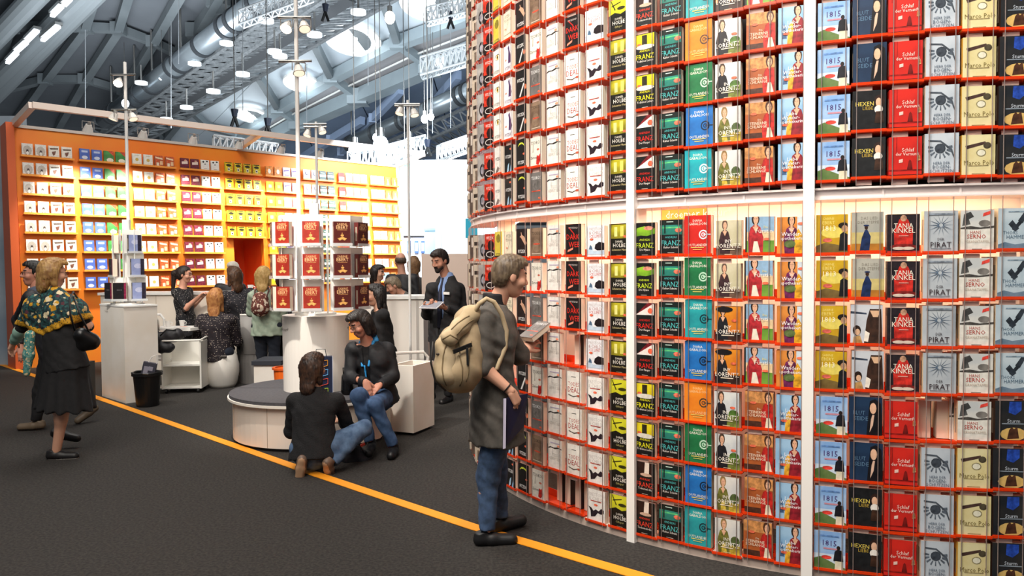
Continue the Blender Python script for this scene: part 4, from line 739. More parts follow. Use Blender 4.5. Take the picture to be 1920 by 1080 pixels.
class SDF:
    def __init__(s,k=.03): s.p=[]; s.k=k; s.cuts=[]; s.disp=None
    def cap(s,a,b,ra,rb,flat=None,fl=1.0,end=False,k=None,start=False): s.p.append(('c',np.array(a,float),np.array(b,float),ra,rb,None if flat is None else np.array(flat,float),fl,end,k,start)); return s
    def ell(s,c,r,R=None,k=None): s.p.append(('e',np.array(c,float),np.array(r,float),None if R is None else np.array(R,float),k)); return s
    def sub(s,c,r,k=.01): s.p.append(('s',np.array(c,float),r,k)); return s
    def mesh(s,h):
        los=[];his=[]
        for p in s.p:
            if p[0]=='c':
                r=max(p[3],p[4]); los+=[p[1]-r,p[2]-r]; his+=[p[1]+r,p[2]+r]
            elif p[0]=='e': r=max(p[2]); los.append(p[1]-r); his.append(p[1]+r)
        lo=np.min(los,0)-3*h-.02; hi=np.max(his,0)+3*h+.02
        n=np.ceil((hi-lo)/h).astype(int)+1; ax=[(lo[i]+h*np.arange(n[i])).astype(np.float32) for i in range(3)]
        d=np.full(n,1.0,np.float32)
        for p in s.p:
            if p[0]=='c': r=max(p[3],p[4]); l,u=np.minimum(p[1],p[2])-r,np.maximum(p[1],p[2])+r; k=p[8] or s.k
            elif p[0]=='e': r=max(p[2]); l,u=p[1]-r,p[1]+r; k=p[4] or s.k
            else: l,u=p[1]-p[2],p[1]+p[2]; k=p[3]
            m=k+2*h; i0=np.maximum(((l-m-lo)/h).astype(int),0); i1=np.minimum(((u+m-lo)/h).astype(int)+2,n)
            sl=tuple(slice(a,b) for a,b in zip(i0,i1)); x=ax[0][sl[0]][:,None,None]; y=ax[1][sl[1]][None,:,None]; z=ax[2][sl[2]][None,None,:]
            D_=d[sl]
            if p[0]=='c':
                a,b=p[1],p[2]; ab=b-a; L2=max(ab@ab,1e-9); tt=((x-a[0])*ab[0]+(y-a[1])*ab[1]+(z-a[2])*ab[2])/L2; t=np.clip(tt,0,1)
                vx,vy,vz=x-a[0]-t*ab[0],y-a[1]-t*ab[1],z-a[2]-t*ab[2]
                if p[5] is not None:
                    nn=p[5]; q=(vx*nn[0]+vy*nn[1]+vz*nn[2])*(1/p[6]-1); vx,vy,vz=vx+q*nn[0],vy+q*nn[1],vz+q*nn[2]
                e=np.sqrt(vx*vx+vy*vy+vz*vz)-(p[3]+(p[4]-p[3])*t)
                if p[6]<1: e=e*max(p[6],.6)
                if p[7]: e=np.maximum(e,(tt-1)*math.sqrt(L2))
                if p[9]: e=np.maximum(e,-tt*math.sqrt(L2))
            elif p[0]=='e':
                q=[x-p[1][0]+0*y+0*z,y-p[1][1]+0*x+0*z,z-p[1][2]+0*x+0*y]
                if p[3] is not None: R=p[3]; q=[R[0,i]*q[0]+R[1,i]*q[1]+R[2,i]*q[2] for i in range(3)]
                r=p[2]; e=(np.sqrt((q[0]/r[0])**2+(q[1]/r[1])**2+(q[2]/r[2])**2)-1)*min(r)
            else:
                e=p[2]-np.sqrt((x-p[1][0])**2+(y-p[1][1])**2+(z-p[1][2])**2)
                hh=np.clip(.5-.5*(D_-e)/-k*-1,0,1); d[sl]=np.maximum(D_,e); continue
            hh=np.clip(.5+.5*(e-D_)/k,0,1); d[sl]=(e*(1-hh)+D_*hh-k*hh*(1-hh))
        X,Y,Z=ax[0][:,None,None],ax[1][None,:,None],ax[2][None,None,:]
        for f in s.cuts: d=np.maximum(d,f(X,Y,Z))
        if s.disp is not None: d=d+s.disp(X,Y,Z)
        d[0]=d[-1]=1; d[:,0]=d[:,-1]=1; d[:,:,0]=d[:,:,-1]=1
        V,Q=surf_nets(d.astype(np.float64),lo,h)
        return V,Q
def np_mesh(name,parts,mats,smooth=True):
    """parts: list of (V,Q,matindex or array)"""
    V=np.concatenate([p[0] for p in parts]); Q=[];mi=[];o=0
    for v,q,m in parts: Q.append(q+o); o+=len(v); mi.append(np.full(len(q),m) if np.isscalar(m) else m)
    Q=np.concatenate(Q); mi=np.concatenate(mi); me=bpy.data.meshes.new(name)
    me.vertices.add(len(V)); me.vertices.foreach_set('co',V.astype(np.float32).ravel()); me.loops.add(Q.size); me.loops.foreach_set('vertex_index',Q.ravel().astype(np.int32))
    me.polygons.add(len(Q)); me.polygons.foreach_set('loop_start',(np.arange(len(Q))*4).astype(np.int32))
    for m in mats: me.materials.append(m)
    me.polygons.foreach_set('material_index',mi.astype(np.int32)); me.polygons.foreach_set('use_smooth',np.full(len(Q),smooth)); me.update(calc_edges=True); me.validate(); return me
# ---- head (x: person's left, y: forward, z: up), hand, shoe: shared shapes
hd=SDF(.03); hd.ell((0,-.012,.035),(.074,.094,.086)).ell((0,.022,-.035),(.060,.070,.080)).ell((0,.05,-.088),(.032,.032,.026),k=.03).cap((-.035,.078,.036),(.035,.078,.036),.013,.013,k=.02)
hd.cap((0,.092,.022),(0,.112,-.018),.008,.014,k=.014).ell((.016,.1,-.024),(.011,.01,.009),k=.01).ell((-.016,.1,-.024),(.011,.01,.009),k=.01)
for sx in (-1,1):
    hd.sub((sx*.031,.105,.014),.02); hd.ell((sx*.031,.074,.013),(.0155,.0145,.0135),k=.006); hd.ell((sx*.048,.062,-.025),(.022,.022,.022),k=.03); hd.ell((sx*.076,-.008,-.006),(.010,.020,.032),k=.01)
hd.cap((-.018,.0885,-.056),(.018,.0885,-.056),.006,.006,k=.008).cap((-.015,.0875,-.066),(.015,.0875,-.066),.0075,.0075,k=.008)
HV,HQ=hd.mesh(.0065); _c=HV[HQ].mean(1)
HM=np.zeros(len(HQ),int); HM[(abs(_c[:,0])<.026)&(_c[:,1]>.083)&(_c[:,2]<-.051)&(_c[:,2]>-.073)]=1
HM[(np.hypot(abs(_c[:,0])-.031,_c[:,2]-.013)<.0085)&(_c[:,1]>.08)]=2; HM[(np.hypot(abs(_c[:,0])-.031,_c[:,2]-.013)<.0052)&(_c[:,1]>.08)]=3
HM[(abs(abs(_c[:,0])-.033)<.018)&(abs(_c[:,2]-.037)<.0052)&(_c[:,1]>.07)]=4
def hand_sdf(curl,thumb=.6):
    s=SDF(.012); s.cap((.018,.02,0),(.026,.082,0),.017,.014,k=.02).cap((-.016,.02,0),(-.027,.078,0),.016,.012,k=.02).cap((0,.0,0),(0,.082,.002),.021,.014,k=.02)
    for x,y,L,r,cc in ((.027,.085,.072,.0092,1),(.009,.09,.08,.0096,1.03),(-.010,.087,.075,.0092,1.06),(-.028,.08,.058,.0082,1.1)):
        p=np.array((x,y,0.)); a=0
        for f,q in ((.45,.6),(.32,1.0),(.25,.8)):
            a+=curl*q*cc; b=p+np.array((x*.12,math.cos(a),-math.sin(a)))*L*f; s.cap(p,b,r,r*.93,k=.005); p=b; r*=.93
    p=np.array((.026,.022,-.006)); b=p+np.array((.028,.03,-.012)); s.cap(p,b,.0145,.0115,k=.015); c=b+np.array((.020*(1-thumb*.7),.032,-.018*thumb)); s.cap(b,c,.0112,.009,k=.006); return s.mesh(.0052)
HANDS={'relax':hand_sdf(.38),'grip':hand_sdf(1.0,1.0),'hold':hand_sdf(.62,.9)}
sh=SDF(.025); sh.cap((0,-.055,.05),(0,.03,.05),.044,.046).cap((0,.03,.042),(0,.165,.036),.046,.043).cap((0,-.035,.06),(0,-.045,.105),.042,.044,end=True); sh.cuts.append(lambda X,Y,Z:-Z+0*X+0*Y)
SV,SQ=sh.mesh(.009); _c=SV[SQ].mean(1); SM=(_c[:,2]<.02).astype(int)
def unit(v): v=np.array(v,float); return v/np.linalg.norm(v)
def W3(q,Y0): 
    v=aty(q[0],q[1],Y0+(q[2] if len(q)>2 else 0)); return np.array(v)
HAIRC={}
def hair_mesh(style,L):
    key=(style,L)
    if key in HAIRC: return HAIRC[key]
    s=SDF(.03)
    s.ell((0,-.014,.042),(.086,.106,.094))
    if style=='short': s.ell((0,-.06,-.02),(.07,.05,.06)); s.ell((0,.035,.10),(.06,.06,.035))
    if style=='thin': s=SDF(.03); s.ell((0,-.03,.02),(.083,.086,.06))
    if style in('bob','long','pony'): s.ell((0,-.05,-.01),(.088,.07,.085))
    if style=='bob':
        s.cap((.072,-.02,.02),(.078,.0,-.10),.034,.024); s.cap((-.072,-.02,.02),(-.078,.0,-.10),.034,.024); s.cap((0,-.06,0),(0,-.07,-.11),.085,.075,(0,1,0),.6); s.ell((0,.04,.095),(.062,.07,.04))
    if style=='long':
        s.cap((0,-.065,0),(0,-.085,-L),.085,.07,(0,1,0),.5,k=.04); s.cap((.07,-.03,.02),(.085,-.02,-L*.75),.034,.022); s.cap((-.07,-.03,.02),(-.085,-.02,-L*.75),.034,.022); s.ell((0,.03,.1),(.058,.06,.033))
    if style=='pony': s.cap((0,-.1,.05),(0,-.15,.0),.03,.04); s.cap((0,-.15,0),(0,-.14,-L),.04,.02)
    fz=.058 if style!='thin' else .02
    s.cuts.append(lambda X,Y,Z:np.minimum(np.minimum(Y-.028-.25*np.abs(X)*0,fz-Z)+0*X,9))
    s.cuts.append(lambda X,Y,Z:np.minimum(Y-.055+0*X,.082-Z))
    if style in('short','thin'): s.cuts.append(lambda X,Y,Z:np.minimum(-.01-Z+0*X,Y+.03)); s.cuts.append(lambda X,Y,Z:-.075-Z+0*X+0*Y)
    s.disp=lambda X,Y,Z:.0024*np.sin(X*260+np.sin(Z*60)*1.5)*np.cos(Y*120+Z*30)+.0016*np.sin(Y*330+Z*40)
    HAIRC[key]=s.mesh(.0065); return HAIRC[key]
SKIN='d9a488'; 
def person(label,Y0,J,yaw,head_yaw=None,head_pitch=0,s=1.0,hair=('short','3a2a1e',0),skin=SKIN,top=None,legs=None,shoes=('141314','0c0c0c'),hands=('relax','relax'),palm=((0,0,1),(0,0,1)),h=.012,glasses=False,group=None,name='person',beard=None,headroll=0):
    yr=rad(yaw); fwd=np.array((math.sin(yr),-math.cos(yr),0)); left=np.array((math.cos(yr),math.sin(yr),0))
    P={k:W3(v,Y0) for k,v in J.items()}
    hip,neck,head=P['hip'],P['neck'],P['head']; up=unit(neck-hip)
    left=unit(left-up*(left@up)); fw_=np.cross(up,left)*-1
    if fw_@fwd<0: fw_=-fw_
    P.setdefault('shL',neck-up*.06*s+left*.185*s); P.setdefault('shR',neck-up*.06*s-left*.185*s)
    hl,hr=hip+left*.088*s,hip-left*.088*s; P.setdefault('hL',hl); P.setdefault('hR',hr)
    for q,sg in (('L',1),('R',-1)):
        if 'an'+q not in P: P['an'+q]=np.array((P['h'+q][0],P['h'+q][1]+.02*sg,.085*s))
        if 'kn'+q not in P: P['kn'+q]=(P['h'+q]+P['an'+q])/2+fw_*.03*s
        if 'el'+q not in P: P['el'+q]=P['sh'+q]-up*.29*s+left*sg*.04*s-fw_*.02
        if 'wr'+q not in P: P['wr'+q]=P['el'+q]-up*.2*s+fw_*.14*s
    chest=neck-up*.2*s; waist=hip+up*.17*s
    def base(S,o,parts,arm=1.0,leg=1.0,kk=1.0):
        if 'torso' in parts:
            S.cap(hip-up*.02*s,waist,(.165*s+o),(.135*s+o),fw_,.68).cap(waist,chest,(.135*s+o),(.168*s+o),fw_,.66).cap(P['shL']-left*.03*s,P['shR']+left*.03*s,(.060*s+o*.6),(.060*s+o*.6)).cap(chest,neck-up*.05*s,(.15*s+o),(.085*s+o),fw_,.7)
        if 'neck' in parts: S.cap(neck-up*.05*s,head-unit(head-neck)*.05*s,.058*s+o,.052*s+o)
        if 'arms' in parts:
            for q in 'LR':
                S.cap(P['sh'+q],P['el'+q],.053*s+o*.6,.043*s+o*.65)
                if arm<=1e-6: continue
                w_=P['el'+q]+(P['wr'+q]-P['el'+q])*arm; S.cap(P['el'+q],w_,.043*s+o*.65,(.043+(.027-.043)*arm)*s+o*.7,end=arm<1 or o>0)
        if 'legs' in parts:
            for q in 'LR':
                S.cap(P['h'+q],P['kn'+q],.092*s+o,.058*s+o)
                a_=P['kn'+q]+(P['an'+q]-P['kn'+q])*leg
                S.cap(P['kn'+q],a_,.056*s+o,(.056+(.036-.056)*leg)*s+o,end=o>0)
                if o<=.0: m_=P['kn'+q]+(P['an'+q]-P['kn'+q])*.3; S.ell(m_-fw_*.012*s,(.05*s,.05*s,.07*s))
        if 'hips' in parts: S.cap(P['hL'],P['hR'],.095*s+o,.095*s+o).cap(hip+up*.02*s,hip+up*.1*s,(.15*s+o),(.14*s+o),fw_,.7)
        return S
    S=SDF(.035); base(S,-.016 if top else 0,('torso',)); base(S,0,('neck',)); base(S,-.018 if legs else 0,('legs','hips'))
    sl=top.get('arm',.93) if top else 0; ou=-.014 if top else 0; of=-.008 if sl>.5 else 0
    for q in 'LR':
        S.cap(P['sh'+q],P['el'+q],.053*s+ou,.043*s+(ou if sl>.2 else 0)); S.cap(P['el'+q],P['wr'+q],.043*s+of,.027*s+of*.3)
    bV,bQ=S.mesh(h)
    parts=[(bV,bQ,0)]
    hy=rad(yaw if head_yaw is None else head_yaw); hp=rad(head_pitch)
    f=np.array((math.sin(hy)*math.cos(hp),-math.cos(hy)*math.cos(hp),math.sin(hp))); l=np.array((math.cos(hy),math.sin(hy),0))
    u=np.cross(l,f)*1.0; u=u if u[2]>0 else -u
    if headroll: c_,s_=math.cos(rad(headroll)),math.sin(rad(headroll)); l,u=l*c_+u*s_,u*c_-l*s_
    HF=np.stack([l,f,u]); hs=s*1.0
    tf=lambda V:(V*hs)@HF+head
    det=np.linalg.det(HF); fl_=(lambda Q:Q[:,::-1]) if det<0 else (lambda Q:Q)
    parts.append((tf(HV),fl_(HQ),HM))
    for i,q in enumerate('LR'):
        hv,hq=HANDS[hands[i]]; w_=P['wr'+q]; y_=unit(w_-P['el'+q]) if ('fi'+q) not in P else unit(P['fi'+q]-w_)
        z_=np.array(palm[i],float); z_=unit(z_-y_*(z_@y_)); x_=np.cross(y_,z_)*(1 if q=='L' else -1)
        B=np.stack([x_,y_,z_]); V=(hv*s*1.0)@B+w_-y_*.008
        parts.append((V,hq[:,::-1] if np.linalg.det(B)<0 else hq,0))
    loc=np.array((hip[0],hip[1],min(P['anL'][2],P['anR'][2])-.09*s)); loc[2]=max(loc[2],0)
    mats=[mat(skin,.55),mat('b5655a',.5),mat('cfc4ba',.3),mat('2a2018',.3),mat(hair[1] if hair else '4a3a2c',.7)]
    th=tag(link(name,np_mesh('body',[(a-loc,b,c) for a,b,c in parts],mats),None,tuple(loc)),label,'person',group)
    def child(nm,VQ,m,lab=None,mi=0):
        V,Q=VQ; ms=m if isinstance(m,list) else [m]; o=link(nm,np_mesh(nm,[(V-loc,Q,mi)],ms),th)
        if lab: o['label']=lab
        return o
    def cloth(nm,S,m,hh=None,fold=.004,lab=None):
        S.disp=lambda X,Y,Z:fold*np.sin(X*38+Z*24+1.3*np.sin(Y*21+Z*17))*np.sin(Z*31-Y*26+X*9)
        return child(nm,S.mesh(hh or h),m,lab)
    if hair:
        hm=mat(hair[1]+'/'+(hair[3] if len(hair)>3 else hair[1]),.55,scale=26); V,Q=hair_mesh(hair[0],hair[2]); child('hair',(tf(V),fl_(Q)),hm)
    if beard:
        b=SDF(.02); b.cap((-.045,.05,-.06),(0,.078,-.088),.022,.026).cap((.045,.05,-.06),(0,.078,-.088),.022,.026).cap((-.022,.094,-.046),(.022,.094,-.046),.007,.007); V,Q=b.mesh(.006); child('beard',(tf(V),fl_(Q)),mat(beard,.8))
    if glasses:
        m=MB()
        for sx in (-1,1):
            pts_=[np.array((sx*.032+.021*math.cos(a),.105,.012+.016*math.sin(a))) for a in np.linspace(0,2*PI,12,endpoint=False)]; m.tube([tuple(tf(p)) for p in pts_],.0018,BLACK,5,True); m.tube([tuple(tf(np.array((sx*.053,.103,.016)))),tuple(tf(np.array((sx*.08,.0,.012))))],.0018,BLACK,5)
        m.tube([tuple(tf(np.array((-.011,.107,.016)))),tuple(tf(np.array((.011,.107,.016))))],.0018,BLACK,5)
        me=m.mesh('glasses',False,tuple(loc)); link('glasses',me,th)
    ctx=dict(P=P,s=s,up=up,left=left,fw=fw_,hip=hip,neck=neck,chest=chest,waist=waist,base=base,cloth=cloth,child=child,th=th,loc=loc,tf=tf,head=head,h=h)
    if legs:
        S=base(SDF(.03),.012,('legs','hips'),leg=legs.get('len',.97)); S.cap(hip-up*.02*s,hip+up*.12*s,.165*s+.006,.15*s+.006,fw_,.7); cu=hip+up*.15*s; S.cuts.append(lambda X,Y,Z:np.where((X-cu[0])**2+(Y-cu[1])**2+(Z-cu[2])**2<(.25*s)**2,(X-cu[0])*up[0]+(Y-cu[1])*up[1]+(Z-cu[2])*up[2],-1.0))
        cloth(legs.get('name','trousers'),S,legs['m'],fold=.005)
    if top:
        S=base(SDF(.035),top.get('o',.014),('torso','arms'),arm=top.get('arm',.93))
        if top.get('long'): S.cap(hip+up*.05*s,hip-up*top['long']*s,(.185*s+.02),(.20*s+.022),fw_,.76,end=True)
        hemz=top.get('hem',.06); cu=hip-up*max(top.get('long',0),hemz)*s; upz=up.copy()
        if not top.get('long'):
            S.cap(waist,hip-up*(hemz+.05)*s,(.145*s+.018),(.192*s+.022),fw_,.80)
            Rx=.27*s
            def hemcut(X,Y,Z):
                t=(X-cu[0])*upz[0]+(Y-cu[1])*upz[1]+(Z-cu[2])*upz[2]; r2=(X-hip[0])**2+(Y-hip[1])**2
                return np.where(r2<Rx*Rx,-t,-1.0)
            S.cuts.append(hemcut)
        nk=neck-up*.005*s; nf=unit(up+fw_*.25)
        def neckcut(X,Y,Z):
            t=(X-nk[0])*nf[0]+(Y-nk[1])*nf[1]+(Z-nk[2])*nf[2]; r2=(X-nk[0])**2+(Y-nk[1])**2+(Z-nk[2])**2
            return np.where(r2<(.115*s)**2,t,-1.0)
        S.cuts.append(neckcut)
        if top.get('open'):  # jacket worn open: wedge cut out of the front
            b_=neck-up*.02*s; ow=top['open']
            def op(X,Y,Z):
                dx=(X-b_[0])*left[0]+(Y-b_[1])*left[1]+(Z-b_[2])*left[2]; df=(X-b_[0])*fw_[0]+(Y-b_[1])*fw_[1]+(Z-b_[2])*fw_[2]; dz=(b_[2]-Z)
                return np.minimum(ow*s-.05*dz*s-np.abs(dx-.01),df-.05*s)
            S.cuts.append(op)
        cloth(top.get('name','shirt'),S,top['m'],lab=top.get('lab'),fold=top.get('fold',.004))
        if top.get('collar'):
            C=SDF(.01); C.cap(neck-up*.03*s,neck+up*.045*s+unit(head-neck)*.01,.076*s,.07*s,end=True); cloth('collar',C,mat(top['collar'],.8),fold=.002,hh=.009)
    if shoes:
        for q in 'LR':
            a=P['an'+q]; t=P.get('to'+q); d=unit(t-a) if t is not None else fwd
            uu=unit(P['kn'+q]-a) if ('to'+q) in P and abs(d[2])>.35 else np.array((0,0,1.)); 
            d=unit(d-uu*(d@uu)) if abs(unit(d)@uu)<.95 else unit(fwd)
            x_=np.cross(d,uu); B=np.stack([x_,d,uu]); V=(SV*s*.88)@B+a-uu*.085*s
            child('shoe',(V,SQ if np.linalg.det(B)>0 else SQ[:,::-1]),[mat(shoes[0],.5),mat(shoes[1],.6)],None,SM)
    return ctx
# ================================================================ HALL ROOF (far above, sloping away)
RS,RZ=.17,19.5
def C(px,py,off=0.0):
    d=ray(px,py); t=(RZ-off-H)/(d.z+RS*d.y); return Vector((0,0,H))+d*t
roofn=Vector((0,RS,1)).normalized()
VDK=mat('5a6066/666c72',.75,scale=.25); VBAND=mat('c3ccd2/b4bec6',.6,scale=.25); VTAU=mat('8d8c8d/98979a',.7,scale=.25); VBLU=mat('7f93ad/8ea1ba',.7,scale=.2); RIB=mat('5c6468/6c7478',.5,scale=.4); RIBL=mat('8b979d/7e8a90',.45,scale=.4)  # roof band is paler, lamp light put into its colour
m=MB(); a=[Vector((-70,18,0)),Vector((45,18,0)),Vector((45,85,0)),Vector((-70,85,0))]
for p in a: p.z=RZ-RS*p.y+.9
m.slab(a,.3,mat('4a5056',.8)); ceil=put('ceiling',m,kind='structure')
def panels(rows,m_,off=0.0):
    for i in range(len(rows)-1):
        for j in range(min(len(rows[i]),len(rows[i+1]))-1):
            q=[rows[i][j],rows[i][j+1],rows[i+1][j+1],rows[i+1][j]]; mm=MB(); P4=[C(x,y,off) for x,y in q]
            ce=sum(P4,Vector())/4; P4=[ce+(p-ce)*.985 for p in P4]; mm.slab(P4,-.12 if (P4[1]-P4[0]).cross(P4[2]-P4[0]).z<0 else .12,m_); put('ceiling_panel',mm,ceil)
def rib(pts,w_,hh,m_,off=.35):
    P=[C(x,y,off) for x,y in pts]; mm=MB()
    for a,b in zip(P,P[1:]): mm.bar(a,b,w_,hh,m_,roofn)
    for p in P[1:-1]: mm.box(p,(w_*1.5,w_*1.5,hh*1.1),m_)
    put('ceiling_beam',mm,ceil)
# dark vault: ribs cross chains
n0=[(-70,330),(-20,245),(20,240),(106,244),(168,290),(215,300),(260,300)]
nA=[(-60,210),(-20,175),(85,149),(160,149),(232,170),(262,205),(310,260)]
nB=[(-60,80),(20,50),(160,51),(222,54),(288,79),(342,106),(400,150)]
nT=[(-30,-40),(70,-40),(188,-40),(250,-40),(355,-40),(430,-40),(520,-40)]
panels([n0,nA,nB,nT],VDK,-.1)
for j in range(1,7): rib([n0[j],nA[j],nB[j],nT[j]],.36,.5,RIB,.4)
for r_ in (nA,nB): rib(r_[1:],.3,.4,RIB,.3)
rib([(395,0),(420,20),(445,44),(470,90)],.5,.5,RIB,.3); rib([(330,110),(372,60),(420,-5)],.6,.6,RIB,.3)
# lit band with round openings, taupe band, blue underside
u=[(330,290),(392,238),(485,143),(590,82),(720,2),(860,-70)]; l=[(380,300),(448,252),(523,204),(622,146),(746,81),(905,22)]; e=[(430,310),(492,268),(562,231),(672,183),(806,126),(960,66)]
bl=[(420,400),(520,360),(620,340),(740,320),(860,300),(1000,280)]
up_=[(300,262),(350,200),(430,100),(530,20),(640,-60),(760,-130)]
panels([up_,u],VBAND,-.15); panels([u,l],VBAND,-.15); panels([l,e],VTAU,-.1)
panels([e,bl],VBLU,-.6)
rib(l,.5,.6,RIBL); rib(e,.75,.8,RIBL,.5)
for a,b,c in zip(u[1:],l[1:],e[1:]): rib([a,b],.34,.45,RIB); rib([b,c],.34,.45,RIBL)
for a,b in zip(u[1:],up_[1:]): rib([a,b],.32,.4,RIB)
for pts_ in ([(600,332),(640,285),(700,222),(752,168)],[(700,318),(760,262),(800,210),(860,140)],[(560,300),(620,262),(680,226)],[(640,330),(700,262),(735,240)],[(800,300),(840,230),(890,160)],[(700,222),(760,262),(840,285)]): rib(pts_,.32,.5,mat('7d8ea8',.6),.9)
for i,t in enumerate((.25,.5,.75)):
    for k in range(1,5):
        a,b=Vector((*l[k],0)),Vector((*e[k],0)); c_,d_=Vector((*l[k+1],0)),Vector((*e[k+1],0)); 
        if i==1: q0=a.lerp(b,.5); q1=c_.lerp(d_,.5); rib([(q0.x,q0.y),(q1.x,q1.y)],.07,.07,mat('d8d8d4',.5),.25)
# fluorescent tubes on the big pipes at the corner
pipe=mat('7c8488',.4)
for a,b in (((-30,175),(170,-20)),((-30,95),(80,-20)),((-40,210),(190,-25))):
    mm=MB(); mm.cyl(C(*a,1.2),C(*b,1.2),.45,pipe,14); put('ceiling_pipe',mm,ceil)
for i,(a,b) in enumerate((((14,118),(32,100)),((30,98),(50,80)),((50,78),(70,58)),((98,30),(116,12)),((120,10),(132,-2)),((80,76),(110,50)))):
    th=thing('tube_light','white fluorescent tube on the corner pipe, '+['lowest','second','third','fourth','topmost','offset'][i]+' of the line','light',C(*a,2.0)); p,q=C(*a,2.0),C(*b,2.0)
    mm=MB(); mm.bar(p,q,.17,.1,mat('eef6ff',.4,emit=3.0)); put('tube',mm,th); mm=MB(); mm.bar(p+roofn*.15,q+roofn*.15,.3,.12,STEEL); put('fitting',mm,th)
# round roof openings with lamps
for i,(x,y,rx,dark) in enumerate(((472,214,.85,1),(566,154,.8,0),(662,72,1.1,1),(806,0,1.1,1))):
    c_=C(x,y,.1); th=thing('roof_lamp','round lit roof opening in the pale band, '+['lowest','second from the lowest','third from the lowest','topmost'][i],'lamp',c_)
    mm=MB(); ring=[]; n=24; vv=[]
    X=Vector((1,0,0)); Yv=Vector((0,1,-RS)).normalized(); Zv=X.cross(Yv)
    for r_,z_ in ((rx*1.25,.0),(rx*1.25,-.14),(rx,-.18),(rx,.05)): vv+=[c_+X*(r_*math.cos(2*PI*k/n))+Yv*(r_*1.3*math.sin(2*PI*k/n))+Zv*z_ for k in range(n)]
    mm.add(vv,[(j*n+k,j*n+(k+1)%n,(j+1)*n+(k+1)%n,(j+1)*n+k) for j in range(3) for k in range(n)],WHT_); put('ring',mm,th)
    mm=MB(); mm.add([c_-Zv*.05+X*(rx*math.cos(2*PI*k/n))+Yv*(rx*1.3*math.sin(2*PI*k/n)) for k in range(n)],[tuple(range(n))],mat('f4fbff',.4,emit=2.2)); put('diffuser',mm,th)
    if dark:
        mm=MB(); mm.slab([c_-Zv*.1+X*(rx*.8*math.cos(t))+Yv*(rx*1.1*math.sin(t)) for t in np.linspace(-1.5,1.1,12)],-.06,mat('4c5052',.6)); put('flap',mm,th); mm=MB(); mm.bar(c_-Zv*.2-X*rx*.3+Yv*rx*.9,c_-Zv*.2+X*rx*.2-Yv*rx*.4,.2,.1,WHT_); put('bar',mm,th)
    lamp('POINT','roof_lamp_glow',c_-Vector((0,.3,1.6)),240 if i<3 else 220,(.85,.95,1),None,.5)
# ventilation ducts with rings
def duct(lab,a,b,r_,off,rings):
    p,q=C(*a,off),C(*b,off); th=thing('ventilation_duct',lab,'duct',p); mm=MB(); mm.cyl(p,q,r_,mat('8a949a/767f86',.3,.6,scale=.6),24); put('pipe',mm,th,smooth=True); d=(q-p).normalized()
    for t in rings:
        mm=MB(); c_=p.lerp(q,t); mm.cyl(c_-d*.12,c_+d*.12,r_*1.12,mat('2a2e32',.5),24); put('ring',mm,th)
    for t in rings[::2]:
        mm=MB(); c_=p.lerp(q,t); mm.cyl(c_+Vector((0,0,r_)),Vector((c_.x,c_.y,RZ-RS*c_.y)),.05,STEEL); put('hanger',mm,th)
duct('long silver ventilation duct beside the catwalk under the dark vault',(196,226),(520,-22),.46,2.6,[.06,.1,.24,.28,.36,.5,.54,.66,.78,.82,.92])
duct('silver ventilation duct under the blue roof beside the drum',(655,272),(930,150),.5,2.2,[.02,.22,.42,.46,.62,.8,.84])
# catwalk lattice
def lattice(name,lab,cat,lines,off,w_,m_,nz,grp=None):
    th=thing(name,lab,cat,C(*lines[0][0],off),group=grp); pts_=[[C(*(Vector((*a,0)).lerp(Vector((*b,0)),t))[:2],off+oo) for t in np.linspace(0,1,nz+1)] for a,b,oo in lines]
    for P in pts_:
        mm=MB(); mm.bar(P[0],P[-1],w_,w_,m_,roofn); put('chord',mm,th)
    mm=MB()
    for A,B in zip(pts_,pts_[1:]):
        for i in range(nz): mm.bar(A[i],B[i],w_*.6,w_*.6,m_,roofn); mm.bar(A[i],B[i+1],w_*.5,w_*.5,m_,roofn)
    put('bracing',mm,th,kind='stuff'); return th
CATM=mat('6a6f72/7c8184',.45,.3)
cw=lattice('catwalk','broad steel lattice catwalk running up under the vault','catwalk',[((150,246),(500,-12),0),((180,262),(560,-10),.6),((204,272),(620,-10),1.0),((226,276),(690,-16),.4),((246,280),(770,-18),-.2)],2.2,.16,CATM,30)
mm=MB(); mm.bar(C(215,262,2.9),C(640,-8,2.9),1.3,.1,mat('3c3f42',.6),roofn); put('walkway',mm,cw)
lattice('catwalk','steel lattice catwalk under the blue roof by the drum','catwalk',[((690,282),(930,178),0),((720,300),(930,205),.5),((760,308),(930,235),.2)],2.4,.14,CATM,14)
def truss(lab,p,q,s,m_=None,n=10):
    m_=m_ or mat('d8dcde',.35); th=thing('lighting_truss',lab,'truss',p,group=None); d=(q-p).normalized(); sx=d.cross(Vector((0,0,1))).normalized()*s/2; sz=Vector((0,0,s/2)); cs=[-sx-sz,sx-sz,sx+sz,-sx+sz]
    for c_ in cs: mm=MB(); mm.cyl(p+c_,q+c_,s*.07,m_,6); put('chord',mm,th)
    mm=MB()
    for i in range(n):
        for k in range(4): a=p.lerp(q,i/n)+cs[k]; b=p.lerp(q,(i+1)/n)+cs[(k+1)%4]; mm.cyl(a,b,s*.045,m_,5); mm.cyl(a,p.lerp(q,i/n)+cs[(k+1)%4],s*.045,m_,5)
    put('bracing',mm,th,kind='stuff')
def tz(px,py,Y): return aty(px,py,Y)
truss('white lattice truss hanging at the top near the tall column pole',tz(452,36,24),tz(585,-14,24),.42)
truss('white lattice truss reaching the drum top',tz(790,128,22),tz(900,96,22),.5)
truss('white lattice truss high beside the drum',tz(800,32,22),tz(900,6,22),.4)
truss('white lattice truss above the orange wall end',tz(655,304,19),tz(770,286,19),.42)
truss('white lattice truss below the blue roof',tz(700,296,21),tz(800,270,21),.42)
truss('white lattice truss lying behind the wall rail',tz(400,270,17),tz(520,286,17.6),.34)
